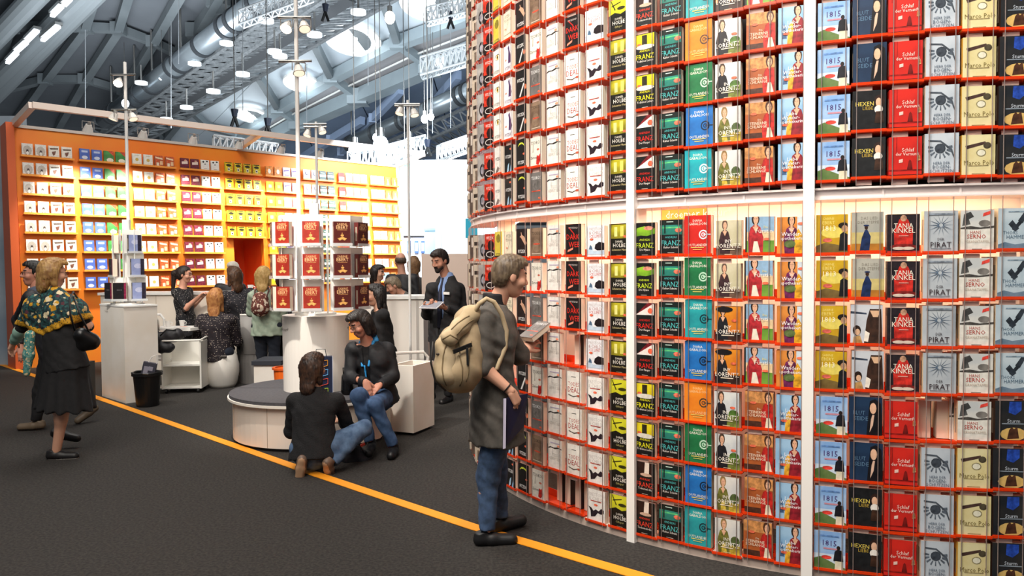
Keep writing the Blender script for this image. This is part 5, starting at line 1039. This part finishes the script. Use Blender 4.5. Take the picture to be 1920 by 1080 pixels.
truss('white lattice truss far beside the drum at mid height',tz(820,290,24),tz(900,262,24),.45)
# chain hoists: hook and V sling
for i,(x,y,Y,l_) in enumerate(((440,205,19,'blue-black chain hoist over the wall rail'),(502,222,19,'second chain hoist over the wall rail'),(802,262,20,'chain hoist by the drum edge'),(845,22,22,'chain hoist high beside the drum'),(610,8,22,'chain hoist at the top by the broad catwalk'))):
    th=thing('chain_hoist',l_,'hoist',tz(x,y+30,Y)); mm=MB(); mm.cyl(tz(x,y,Y),tz(x,y+14,Y),.10,mat('1c2436',.5),8,.06); put('motor',mm,th)
    for sx in (-1,1): mm=MB(); mm.tube([tz(x,y+14,Y),tz(x+sx*6,y+32,Y)],.04,BLACK); put('sling',mm,th)
    mm=MB(); top=tz(x,y,Y); mm.cyl(top,Vector((top.x,top.y,RZ-RS*top.y-.2)),.012,STEEL,5); put('chain',mm,th)
for i,(x,y0,y1,Y) in enumerate(((160,56,214,30),(321,40,240,26),(442,-10,150,26),(455,-10,215,24),(502,60,220,24),(575,120,250,26),(690,-10,160,24),(802,40,260,22),(811,60,250,22),(845,30,240,23),(335,0,120,28))):
    mm=MB(); mm.cyl(tz(x,y1,Y),tz(x,-60 if y0<10 else y0,Y),.012,mat('9aa0a4',.4,.6),5); put('suspension_cable',mm,None,'thin steel cable hanging from the roof '+['beside the fluorescent tubes','before the dark vault','by the tall column pole near the top','by the tall column pole reaching lower','over the second chain hoist','over the thin pole','near the warm lamp','over the drum-edge hoist','just beside the drum-edge hoist','nearest the drum','through the dark vault panels'][i],'cable',group='roof cables')
# hall lamps on the catwalks
for i,(x,y,Y,sz,em,col,l_) in enumerate(((235,194,38,.28,5,'dff2ff','lowest bluish lamp under the broad catwalk'),(304,142,36,.3,6,'dff2ff','pear-shaped bluish lamp midway along the broad catwalk'),(318,132,36,.22,5,'dff2ff','small bluish lamp next to the pear-shaped one'),(419,60,33,.3,5,'eef8ff','white lamp high on the broad catwalk'),(731,33,26,.28,14,'fff0dc','warm glowing lamp before the pale roof band'),(826,117,24,.28,14,'fff0dc','warm glowing lamp near the drum top'),(705,258,22,.16,7,'e4f4ff','small bluish lamp above the wall end'),(714,272,21,.34,16,'cfeaff','big blue-white lamp above the wall end'),(796,223,24,.18,6,'f4faff','white lamp under the silver duct'),(808,219,24,.16,6,'f4faff','second white lamp under the silver duct'),(768,268,21,.22,10,'dff2ff','bluish lamp beside the slim counter pole'),(665,284,19.5,.26,12,'cfeaff','blue-white lamp on the rail end'))):
    sz*=.62; p=tz(x,y,Y); th=thing('hall_lamp',l_,'lamp',p); mm=MB(); mm.ball(p,(sz,sz,sz*1.25),mat(col,.4,emit=em)); put('bulb',mm,th); mm=MB(); mm.cyl(p+Vector((0,0,sz)),p+Vector((0,0,sz*2.2)),sz*.5,STEEL,10); put('socket',mm,th); mm=MB(); mm.cyl(p+Vector((0,0,sz*2)),Vector((p.x,p.y,RZ-RS*p.y-.3)),.012,STEEL,5); put('cord',mm,th)
for i,(x,y,Y) in enumerate(((365,122,34),(425,84,32),(455,142,31),(500,42,30),(525,108,30),(672,26,28),(590,68,29),(350,204,35),(312,226,36),(265,158,36),(400,174,32),(515,100,30))):
    p=tz(x,y,Y); th=thing('disc_lamp',f'white disc lamp under the broad catwalk, '+['fifth','seventh','ninth','topmost but four','tenth','topmost','topmost but one','third','lowest','second','fourth','topmost but two'][i]+' going up','lamp',p,group='disc lamps under the catwalk'); mm=MB(); mm.cyl(p,p+Vector((0,0,.12)),.28,mat('e8eef0',.4,emit=.5),16); put('shade',mm,th); mm=MB(); mm.cyl(p+Vector((0,0,.12)),p+Vector((0,0,.9)),.04,STEEL); put('stem',mm,th)
# ---- rail of tubes in front of the orange wall's top
RM=mat('f0ded2',.4); rr=lambda s,v,d:wp(s,v,d)
th=thing('light_rail','pale square-tube light rail standing out from the orange wall top','light rail',rr(WL/2,WHT,.5))
q0,q1,q2,q3=rr(0,WHT+.05,.0),rr(.05,WHT+.16,.95),rr(WL+.1,WHT+.16,.95),rr(WL+.05,WHT+.05,0)
for a,b in ((q0,q1),(q1,q2),(q2,q3),(rr(3.9,WHT+.05,0),rr(3.9,WHT+.16,.95))): mm=MB(); mm.bar(a,b,.1,.1,RM); put('tube',mm,th)
for i in range(9):
    s_=.87+.872*i-.02; p=rr(s_,WHT+.0,.95)
    if i<8 or True:
        spot_fix(p-Vector((0,0,.12)),rr(s_,2.6,0),.085,PORD[i]+' spotlight on the rail over the orange wall',9,'fff4e0')
        lamp('SPOT','wall_spotlight',rr(s_,WHT-.38,.80),400,(1,.95,.82),rr(s_+.0,2.5,0),.08,82,.85)
JEAN=mat('2a3a52/34465e',.9,scale=30); BLK=mat('121113/191719',.85,scale=30); BLKJ=mat('17161a/1e1c20',.6,scale=20)
# ---- man with the backpack
Y0=4.62
c=person('man with beige backpack and grey coat looking at the curved shelf',Y0,dict(hip=(930,778,0),neck=(926,566,0),head=(956,519,0.0),shR=(905,600,-.16),shL=(942,600,.16),elR=(907,690,-.2),wrR=(958,734,-.22),fiR=(975,762,-.2),elL=(975,668,.22),wrL=(984,655,.40),fiL=(1000,640,.46),
  knR=(916,890,-.06),anR=(914,998,-.10),knL=(930,880,.10),anL=(938,972,.13),toR=(960,1010,-.08),toL=(975,985,.2)),105,112,-12,1.0,('short','4a3b2d',0,'6e5d48'),'cf9a80',
  dict(m=mat('5a544e/4c4843',.85,scale=25),arm=.06,long=.16,name='coat',o=.02,collar='141216',fold=.006),dict(m=mat('34465f/42587a',.9,scale=26)),('131214','0a0a0a'),('relax','grip'),((.3,-.3,.9),(.7,-.5,.3)),h=.010)
p=c['P']
m=MB(); w_=Vector(p['wrR'])+(Vector(p['elR'])-Vector(p['wrR'])).normalized()*.03; d_=(Vector(p['wrR'])-Vector(p['elR'])).normalized(); _,u_,v_=basis(d_)
m.tube([w_+u_*.033*math.cos(a)+v_*.033*math.sin(a) for a in np.linspace(0,2*PI,14,endpoint=False)],.004,BLACK,6,True); link('bracelet',m.mesh('bracelet',True,tuple(c['loc'])),c['th'])
# folder in his hand
f0=[aty(945,748,4.36),aty(990,738,4.46),aty(982,800,4.46),aty(944,842,4.36)]
th=thing('folder','dark blue folder hanging from the backpack man\'s hand','folder',f0[3]); m=MB(); m.slab(f0,.008,mat('1d1a38',.45)); put('cover',m,th)
m=MB(); e=Vector((-.004,-.004,0)); m.slab([x+Vector((-.003,-.008,.003)) for x in (f0[0],f0[3],f0[3]+Vector((.015,.003,.004)),f0[0]+Vector((.015,.003,0)))],.004,mat('d9d0e6',.5)); put('page_edge',m,th,'pale paper edge')
# book being pulled
q=aty(984,632,5.02); R=(yawR(-50)@Matrix.Rotation(rad(-62),3,'X')).to_euler(); o=link('paperback',BM['tg'][0],None,q); o.rotation_euler=R; tag(o,'grey book tilted out of the shelf in the backpack man\'s hand','paperback'); link('page_block',BM['tg'][1],o)
# backpack
def blob(S,px,py,Y,rpx,flat=None,fl=1,k=None,to=None,r2=None):
    a=np.array(aty(px,py,Y)); 
    if to is None: S.ell(a,(rpx*Y/F,)*3,k=k)
    else: b=np.array(aty(to[0],to[1],to[2])); S.cap(a,b,rpx*Y/F,(r2 or rpx)*to[2]/F,flat,fl,k=k)
BG=mat('b59f7e/a68f6e',.85,scale=12); BG2=mat('c2ad8c/b09a78',.85,scale=12)
bd=np.array((-.5,-.2,0)); bd/=np.linalg.norm(bd)
S=SDF(.05); blob(S,878,600,4.47,26,to=(866,690,4.38),r2=40); blob(S,880,650,4.5,34,to=(862,700,4.4),r2=36); blob(S,846,640,4.40,26,to=(850,700,4.34),r2=32)
S.disp=lambda X,Y,Z:.006*np.sin(X*40+Z*22)*np.sin(Z*28+Y*20)
V,Q=S.mesh(.010); cen=aty(862,735,4.42); th=thing('backpack','large beige canvas backpack on the man at the curved shelf','backpack',cen); lo_=np.array(cen)
link('main_bag',np_mesh('main_bag',[(V-lo_,Q,0)],[BG]),th)
S=SDF(.04); blob(S,836,648,4.32,20,to=(838,700,4.30),r2=26); S.disp=lambda X,Y,Z:.004*np.sin(Z*45+X*30); V,Q=S.mesh(.010); link('front_pocket',np_mesh('front_pocket',[(V-lo_,Q,0)],[BG2]),th)
S=SDF(.03); blob(S,886,588,4.44,18,to=(842,634,4.28),r2=16); S.disp=lambda X,Y,Z:.004*np.sin(Z*55+X*40); V,Q=S.mesh(.010); link('top_flap',np_mesh('top_flap',[(V-lo_,Q,0)],[BG2]),th)
m=MB(); m.tube([aty(888,590,4.40),aty(898,570,4.40),aty(912,560,4.42),aty(926,566,4.42),aty(940,588,4.44),aty(950,620,4.46),aty(948,650,4.46),aty(932,690,4.44),aty(905,705,4.42)],.014,BG2,8); link('shoulder_strap',m.mesh('s',True,tuple(cen)),th)
m=MB(); m.bar(aty(850,660,4.235),aty(884,646,4.30),.012,.022,BLACK); link('strap_band',m.mesh('s',False,tuple(cen)),th)
m=MB(); m.bar(aty(876,652,4.265),aty(877,684,4.265),.022,.012,BLACK); link('strap_band',m.mesh('s',False,tuple(cen)),th)
m=MB(); m.tube([aty(812,640,4.26),aty(808,680,4.24),aty(816,715,4.26),aty(836,733,4.27)],.006,mat('2a2420'),6); link('zip',m.mesh('s',True,tuple(cen)),th)
from mathutils.bvhtree import BVHTree
_vs=[];_fs=[]
for ch in th.children:
    if ch.name.startswith(('main_bag','front_pocket','top_flap')):
        b_=len(_vs); _vs+=[Vector(v.co)+Vector(cen) for v in ch.data.vertices]; _fs+=[[i+b_ for i in pl.vertices] for pl in ch.data.polygons]
bvh=BVHTree.FromPolygons(_vs,_fs)
def onbag(px,py): return bvh.ray_cast(Vector((0,0,H)),ray(px,py).normalized())[0]
for ln in ([(836,646),(831,668),(829,692),(832,712),(840,728)],[(862,668),(867,690),(866,712),(860,730)],[(830,636),(844,628),(858,636),(862,652),(862,668)],[(846,618),(858,606),(872,596),(884,590)],[(856,628),(868,614),(880,604),(890,598)],[(884,640),(880,668),(878,700),(872,724)]):
    P_s=[]
    for (x0,y0),(x1,y1) in zip(ln,ln[1:]): P_s+=[onbag(x0+(x1-x0)*t,y0+(y1-y0)*t) for t in (0,.33,.66)]
    P_s=[q for q in P_s if q is not None]
    if len(P_s)>2: m=MB(); m.tube(P_s,.0042,mat('7d6a4c',.85),5); link('seam',m.mesh('s',True,tuple(cen)),th)
q=onbag(822,664)
if q is not None: m=MB(); m.ball(q,(.014,.006,.007),mat('3a2e22',.6)); link('badge',m.mesh('s',True,tuple(cen)),th)
# ---- walking woman at the left
Y0=6.64
SH=floral_mat('16282e','2e6a66',['d9c08a','c98f1c','e3cfa8','5a3038','d8b46a','cf9a24'],11,.30)
c=person('walking woman in floral shawl and long black skirt seen from behind',Y0,dict(hip=(122,672,0),neck=(100,549,0),head=(99,512,.02),shL=(66,570,.0),shR=(140,575,.05),elL=(38,620,.1),wrL=(26,640,.18),fiL=(20,655,.2),elR=(164,612,.1),wrR=(158,598,.3),knR=(120,755,-.05),anR=(106,845,-.02),knL=(112,750,.2),anL=(113,808,.35),toR=(135,853,.0),toL=(128,826,.4)),
  158,140,-8,1.0,('bob','8a6238',0,'b08a50'),'d8a286',dict(m=BLK,name='top',hem=.1,arm=0,o=.012),None,('141112','e8e2d8'),('relax','relax'),((-.9,0,.3),(.9,0,.3)),h=.011,glasses=True)
P=c['P']; s=1.0; S=c['base'](SDF(.05),.035,('torso','arms'),arm=.55); hp=c['hip']; 
S.cap(P['shL']-c['up']*.05,hp+c['up']*.12-c['left']*-.17,.10,.13); S.cap(P['shR']-c['up']*.05,hp+c['up']*.12-c['left']*.12,.10,.13); cu=hp+c['up']*.05
zc=lambda X:1.085+.30*np.maximum(-(X-cu[0]+.13),0)+.42*np.maximum(X-cu[0]+.13,0)
S.cuts.append(lambda X,Y,Z:-(Z-zc(X)+0*Y)*.9); S.disp=lambda X,Y,Z:.008*np.sin(X*38+Z*24+1.3*np.sin(Y*21+Z*17))*np.sin(Z*31-Y*26+X*9)
V,Q=S.mesh(.011); fc=V[Q].mean(1); c['child']('shawl',(V,Q),[SH,dots_mat('d29a1e','6a4a10',70,.35)],None,(fc[:,2]<zc(fc[:,0])+.055).astype(int))
S=SDF(.05); up=c['up']; S.cap(hp+up*.12,hp-up*.05,.15,.185,c['fw'],.75); zk=.44
S.cap(hp-up*.02,np.array((hp[0]-.02,hp[1]+.02,zk)),.18,.265,c['fw'],.8,end=True); S.disp=lambda X,Y,Z:(.012*np.sin(np.arctan2(Y-hp[1],X-hp[0])*11)*np.clip((1.0-Z)*1.6,0,1))
c['child']('skirt',S.mesh(.012),BLK)
S=SDF(.03); S.cap(P['elL'],P['wrL'],.055,.04,end=True); c['cloth']('sleeve',S,mat('9cbfae/86ae9e',.8),lab='pale green sleeve',fold=.005)
S=SDF(.03); blob(S,56,628,6.42,9,to=(54,665,6.42),r2=9); blob(S,54,665,6.42,9,to=(50,700,6.42),r2=6); V,Q=S.mesh(.009); c['child']('scarf_end',(V,Q),floral_mat('3a7a78','8ab8a8',['d9c08a','e3cfa8'],22,.3))
# handbag
S=SDF(.03); blob(S,152,628,6.45,14,to=(172,640,6.5),r2=15); blob(S,158,645,6.48,14,to=(172,645,6.52),r2=10); V,Q=S.mesh(.009); ce=aty(160,658,6.48); th=thing('handbag','black leather shoulder bag on the walking woman in floral shawl','handbag',ce); link('body',np_mesh('b',[(V-np.array(ce),Q,0)],[mat('100f10',.3)]),th)
m=MB(); m.tube([aty(140,620,6.42),aty(132,590,6.38),aty(131,560,6.42),aty(137,547,6.56),aty(146,560,6.7)],.008,mat('100f10',.4),6); m.tube([aty(168,625,6.46),aty(150,590,6.42),aty(138,556,6.44)],.008,mat('100f10',.4),6); link('strap',m.mesh('s',True,tuple(ce)),th)
# ---- person walking behind her
Y0=7.9
person('person in black coat striding behind the woman in floral shawl',Y0,dict(hip=(105,655,0),neck=(68,548,0),head=(64,514,0),knL=(75,735,-.1),anL=(68,790,-.1),knR=(140,725,.1),anR=(166,765,.25),toL=(40,797,-.12),toR=(150,788,.2),elL=(35,600,0),wrL=(40,650,-.1),elR=(130,620,.2),wrR=(140,660,.2)),
  -78,-50,0,1.02,('short','15110f',0),'c98a72',dict(m=BLKJ,long=.14,name='coat',o=.02,collar='5a6478'),dict(m=BLK),('6a5a48','3a3028'),h=.014,glasses=True)
# ---- crouching woman
Y0=6.15
c=person('crouching woman in black knit top seen from behind',Y0,dict(hip=(588,838,0.02),neck=(588,728,.12),head=(588,690,.14),shL=(551,752,.12),shR=(634,752,.12),elL=(545,810,.22),wrL=(580,815,.48),elR=(655,805,.3),wrR=(640,790,.5),hR=(612,842,.02),hL=(568,842,.02),knR=(682,803,.22),anR=(622,868,-.06),toR=(634,893,.06),knL=(596,800,.58),anL=(567,868,-.10),toL=(567,893,.02)),
  172,160,-5,.98,('long','241610',.16,'4a3020'),SKIN,dict(m=mat('131214/1a181a',.9,scale=60,bump=.5,bscale=120),hem=.10,name='sweater',arm=.95,o=.016),dict(m=mat('3c5270/5a7290',.9,scale=14)),('6a5648','b08a6a'),h=.011)
# ---- sitting woman
Y0=7.02
c=person('woman in black jacket with blue lining sitting on the round bench',Y0,dict(hip=(708,735,.12),neck=(690,640,.03),head=(675,607,-.06),shR=(660,655,.02),shL=(727,655,.1),elR=(656,708,-.04),wrR=(686,716,-.28),fiR=(692,742,-.32),elL=(738,706,.06),wrL=(712,722,-.22),fiL=(694,738,-.3),hR=(692,742,.08),hL=(722,742,.14),knR=(672,742,-.42),anR=(694,828,-.36),knL=(703,760,-.42),anL=(738,836,-.36),toR=(690,848,-.5),toL=(732,850,-.52)),
  -20,-48,-28,.98,('bob','16100e',0,'241a16'),'c98c74',dict(m=mat('121216/1a1a1e',.7,scale=25),name='jacket',arm=.96,o=.02,hem=.10,open=.035),dict(m=mat('2c4466/456086',.85,scale=12)),('141316','0c0c0c'),('relax','relax'),((0,-.6,.8),(0,-.6,.8)),h=.011,glasses=True)
S=SDF(.02); P=c['P']; nk=c['neck']; S.cap(nk+c['left']*.075-c['fw']*.02,nk+c['up']*.075*1+c['left']*.05-c['fw']*.05,.022,.018); S.cap(nk+c['left']*.07+c['fw']*.02,c['chest']+c['fw']*.125+c['left']*.04,.016,.012); S.cap(nk-c['left']*.07+c['fw']*.02,c['chest']+c['fw']*.125-c['left']*.03,.016,.012); S.cap(nk+c['left']*.07-c['fw']*.03,nk-c['left']*.07-c['fw']*.03,.02,.02)
S.cap(c['chest']+c['fw']*.13,c['hip']+c['fw']*.16+c['up']*.02,.009,.009)
S2=c['base'](SDF(.03),.004,('torso',)); S2.cuts.append(lambda X,Y,Z:(Z-nk[2]+.03+0*X+0*Y)); c['cloth']('shirt',S2,BLK,fold=.001)
c['child']('jacket_lining',S.mesh(.008),mat('2c8fd0',.6),'bright blue lining and zip')
# black handbag behind her, bag on the floor
S=SDF(.03); blob(S,650,708,7.2,10,to=(652,730,7.2),r2=13); V,Q=S.mesh(.009); ce=aty(651,742,7.2); th=thing('handbag','glossy black handbag on the bench beside the blue paper bag','handbag',ce); link('body',np_mesh('b',[(V-np.array(ce),Q,0)],[mat('0c0c0d',.25)]),th); m=MB(); m.tube([aty(644,702,7.18),aty(643,690,7.18),aty(656,690,7.18),aty(658,702,7.18)],.006,BLACK); link('handle',m.mesh('s',True,tuple(ce)),th)
S=SDF(.04); blob(S,655,868,6.5,17,to=(680,862,6.55),r2=18); blob(S,668,848,6.55,14); S.disp=lambda X,Y,Z:.006*np.sin(X*50+Z*40); V,Q=S.mesh(.009); ce=aty(667,885,6.52); ce.z=max(0,V[:,2].min()); th=thing('rucksack','dark navy rucksack on the carpet by the crouching woman\'s knee','rucksack',ce); link('body',np_mesh('b',[(V-np.array(ce),Q,0)],[mat('15171f/20232e',.8)]),th); m=MB(); m.tube([aty(648,852,6.44),aty(660,836,6.5),aty(676,838,6.5),aty(684,850,6.5)],.009,mat('22242c')); link('strap',m.mesh('s',True,tuple(ce)),th); m=MB(); m.bar(aty(676,836,6.48),aty(684,832,6.5),.014,.02,mat('d8402c')); link('tag_loop',m.mesh('s',False,tuple(ce)),th)
# ---- businessman
Y0=9.22
c=person('bearded man in dark suit and tie reading a tablet',Y0,dict(hip=(836,622,.0),neck=(838,516,.0),head=(825,489,-.08),shR=(809,541,-.04),shL=(862,541,.06),elR=(800,590,-.02),wrR=(797,575,-.28),fiR=(806,572,-.33),elL=(868,592,.0),wrL=(834,577,-.26),fiL=(818,574,-.32),hR=(822,628,0),hL=(848,628,.02),knR=(818,685,-.08),anR=(806,738,-.02),knL=(842,686,-.04),anL=(840,742,.05),toR=(790,746,-.15),toL=(826,752,-.12)),
  -30,-38,-22,1.06,('short','1f1612',0,'2c201a'),'c98f76',dict(m=mat('1c1b1d/232224',.8,scale=25),name='suit_jacket',long=.12,arm=.94,o=.02,open=.045,fold=.005),dict(m=mat('18171a',.85)),('161212','0a0a0a'),('hold','hold'),((-.2,-.3,-.9),(.2,-.3,-.9)),h=.012,beard='261a14')
S=c['base'](SDF(.03),.009,('torso',)); nk=c['neck']; S.cap(nk-c['up']*.06,nk+c['up']*.03,.072,.066,end=True); hz=c['hip'][2]; S.cuts.append(lambda X,Y,Z:-(Z-hz)+0*X+0*Y); c['cloth']('shirt',S,mat('7d97c8/8aa2d0',.8),fold=.002)
t0=nk+c['fw']*.085-c['up']*.03; t1=c['chest']+c['fw']*.135; t2=c['hip']+c['fw']*.135+c['up']*.06
m=MB(); m.tube([t0,t0-c['up']*.03,t1,t2],[.014,.012,.024,.034],mat('23263a',.6),8); link('necktie',m.mesh('t',True,tuple(c['loc'])),c['th'])
q=c['chest']+c['fw']*.145+c['left']*.10; m=MB(); m.box(q,(.085,.012,.032),WHT_,c['left'],c['fw'],c['up']); link('name_badge',m.mesh('t',False,tuple(c['loc'])),c['th'])['label']='white name badge'
q=(Vector(c['P']['wrL'])+Vector(c['P']['wrR']))/2+Vector((-.03,-.10,.03)); th=thing('tablet','thin grey tablet held by the bearded man','tablet',q); R=Matrix.Rotation(rad(-28),3,'Z')@Matrix.Rotation(rad(24),3,'X'); m=MB(); m.box(q,(.25,.17,.009),mat('c9c6c8',.3),R@Vector((1,0,0)),R@Vector((0,1,0)),R@Vector((0,0,1))); put('body',m,th); m=MB(); m.box(q+R@Vector((0,0,.006)),(.22,.145,.003),mat('8f9098',.15),R@Vector((1,0,0)),R@Vector((0,1,0)),R@Vector((0,0,1))); put('screen',m,th)
# ---- visitors by the table
c=person('woman in dark patterned blouse on the white tub stool, seen from behind',10.5,dict(hip=(408,656,0),neck=(404,586,0),head=(405,559,.03),shL=(377,600,.0),shR=(434,600,.02),elL=(368,640,.12),wrL=(385,622,.36),elR=(446,640,.14),wrR=(432,620,.38),hL=(396,660,0),hR=(422,660,0),knL=(352,650,.34),anL=(372,708,.2),knR=(430,655,.42),anR=(428,712,.5),toL=(380,720,-.0),toR=(425,722,.8)),
  190,182,0,1.05,('long','9a5f34',.22,'b88048'),SKIN,dict(m=dots_mat('1a1018','cbbcae',42,.20,stretch=(1.4,1.4,.8)),hem=.14,name='blouse',arm=.7,o=.03),dict(m=mat('1c2230',.9)),('e0701c','5a3018'),h=.014)
c=person('ponytailed woman in dotted shirt behind the visitor table',11.36,dict(hip=(352,620,0),neck=(341,540,0),head=(346,515,0),elR=(348,578,-.18),wrR=(374,556,-.2),elL=(356,580,.2),wrL=(380,556,.1)),85,92,-8,1.0,('pony','241712',.3),'d49a80',dict(m=dots_mat('141318','cfc6be',48,.18),hem=.08,arm=.0,name='dotted_shirt'),dict(m=BLK),h=.014,glasses=True,hands=('hold','hold'))
q=aty(382,553,11.2); th=thing('phone','small grey phone held by the ponytailed woman','phone',q); m=MB(); m.box(q,(.13,.07,.012),mat('a8a4a4',.3),(1,0,.2),(0,1,0),(-.2,0,1)); put('body',m,th); m=MB(); m.box(q+Vector((-.002,0,.008)),(.11,.06,.003),mat('4a4c54',.2),(1,0,.2),(0,1,0),(-.2,0,1)); put('screen',m,th)
person('brown-haired woman in speckled blouse on the grey shell chair',10.95,dict(hip=(454,612,.0),neck=(444,545,.02),head=(438,518,.0),hL=(444,618,0),hR=(464,618,0),knL=(430,625,.36),anL=(430,690,.42),knR=(452,625,.4),anR=(452,692,.45),elL=(424,580,.05),wrL=(424,570,.28)),205,235,-4,1.06,('long','3c2616',.16,'54361e'),'d49a80',dict(m=dots_mat('15121a','b9a8a4',46,.19,stretch=(1.3,1.3,.9)),hem=.1,arm=.8,name='blouse',o=.024),dict(m=BLK),h=.014)
c=person('blonde woman in mint jacket with floral backpack at the counter',10.35,dict(hip=(500,612,0),neck=(498,543,0),head=(494,518,.02),shL=(474,555,0),shR=(524,555,0),elL=(470,585,.1),wrL=(480,575,.3),elR=(530,588,.1),wrR=(516,572,.3)),178,185,-6,1.03,('long','a9854a',.15,'c8a468'),'dca890',dict(m=mat('a3b09c/93a290',.85,scale=20),hem=.12,name='jacket',o=.026,fold=.007),dict(m=mat('161c28',.9)),('8a6a50','3a3028'),h=.014)
S=SDF(.03); blob(S,488,562,10.14,15,to=(488,577,10.12),r2=17); V,Q=S.mesh(.011); ce=aty(488,592,10.13); th=thing('backpack','small burgundy floral backpack worn by the blonde woman in mint','backpack',ce); link('body',np_mesh('b',[(V-np.array(ce),Q,0)],[floral_mat('5a2a24','8a4a3c',['d8c0a8','c8a890','e0d0bc'],14,.34)]),th); m=MB(); m.tube([aty(478,560,10.1),aty(478,545,10.2),aty(482,540,10.33)],.012,mat('4a2420')); m.tube([aty(498,560,10.1),aty(504,545,10.2),aty(504,540,10.33)],.012,mat('4a2420')); link('strap',m.mesh('s',True,tuple(ce)),th)
person('white-haired visitor in black across the long counter',12.3,dict(hip=(432,628,0),neck=(432,532,0),head=(437,506,0)),20,-10,-10,1.0,('short','d8d0c4',0),SKIN,dict(m=BLKJ,name='jacket'),dict(m=BLK),h=.016)
person('person with dark red hair and black jacket behind the column rack',11.2,dict(hip=(532,615,0),neck=(530,540,0),head=(531,513,0)),160,150,0,1.0,('bob','3a1a18',0),SKIN,dict(m=BLKJ,name='jacket'),dict(m=BLK),h=.016)
person('black-haired woman in black sitting just behind the jacket-wearing woman',8.7,dict(hip=(716,655,0),neck=(712,580,0),head=(704,554,-.02),hL=(706,660,0),hR=(726,660,0),knL=(690,668,-.35),anL=(690,735,-.3),knR=(712,670,-.4),anR=(712,738,-.35),elL=(728,625,.1),wrL=(706,640,-.15)),-70,-75,-6,1.0,('long','120d0c',.18,'1c1412'),SKIN,dict(m=BLK,name='sweater',o=.02,hem=.1),dict(m=BLK),h=.014)
th=thing('stool','low white box seat under the black-haired woman','stool',(-1.5,8.72,0)); q=aty(718,668,8.72); m=MB(); m.box((q.x,8.72,.25),(.36,.36,.5),PW); put('body',m,th); m=MB(); m.box((q.x,8.72,.515),(.37,.37,.03),mat('3a383c',.8)); put('cushion',m,th)
person('dark-bobbed woman in cream top behind the reception counter',11.9,dict(hip=(708,622,0),neck=(707,538,0),head=(708,512,0)),70,80,-6,1.0,('bob','1d1412',0),SKIN,dict(m=mat('d8ccb0/c8b898',.85),name='top'),dict(m=BLK),h=.016)
person('grey-haired man in grey jacket leaning over the reception counter',10.95,dict(hip=(790,608,.15),neck=(754,551,0),head=(738,536,-.05),elL=(738,585,.1),wrL=(728,572,-.05),elR=(744,582,-.1),wrR=(730,568,-.2)),-80,-75,-30,1.0,('short','6a5a48',0,'8a7a64'),'cf967c',dict(m=mat('6a6660/5c5854',.85),name='jacket',o=.02),dict(m=BLK),h=.014)
person('balding man in black jacket seen from behind at the reception counter',11.6,dict(hip=(756,610,0),neck=(754,515,0),head=(751,490,.02)),168,195,0,1.06,('thin','5a4a3e',0),'cd957c',dict(m=BLKJ,name='jacket',o=.024),dict(m=BLK),h=.014)
person('person with tawny hair in black beside the balding man',12.3,dict(hip=(780,612,0),neck=(780,520,0),head=(776,496,.02)),175,190,0,1.02,('bob','6e4f34',0,'8a6846'),SKIN,dict(m=BLKJ,name='jacket'),dict(m=BLK),h=.016)
loop_chair('white chair hidden behind the pedestal under a rucksack',-4.86,10.42,10,.42,.8)
# bags near the table
S=SDF(.03); blob(S,297,636,10.02,13,to=(332,628,10.1),r2=12); blob(S,305,652,9.97,11,to=(318,652,9.97),r2=9); S.disp=lambda X,Y,Z:.005*np.sin(X*50+Z*30); V,Q=S.mesh(.010); ce=aty(312,660,10.0); th=thing('shoulder_bag','black quilted bag lying over the white trolley','bag',ce); link('body',np_mesh('b',[(V-np.array(ce),Q,0)],[mat('131216/1c1a20',.6,scale=30)]),th); m=MB(); m.tube([aty(300,630,9.9),aty(312,618,9.95),aty(330,620,10.0)],.01,BLACK); link('strap',m.mesh('s',True,tuple(ce)),th)
S=SDF(.03); blob(S,286,598,10.3,9,to=(288,645,10.3),r2=11); V,Q=S.mesh(.010); ce=aty(287,642,10.3); th=thing('jacket_bag','black rucksack hanging behind the pedestal beside the trolley','rucksack',ce); link('body',np_mesh('b',[(V-np.array(ce),Q,0)],[BLKJ]),th); m=MB(); m.tube([aty(291,590,10.22),aty(297,600,10.2),aty(298,620,10.2)],.009,mat('d8d0c8')); link('strap',m.mesh('s',True,tuple(ce)),th)
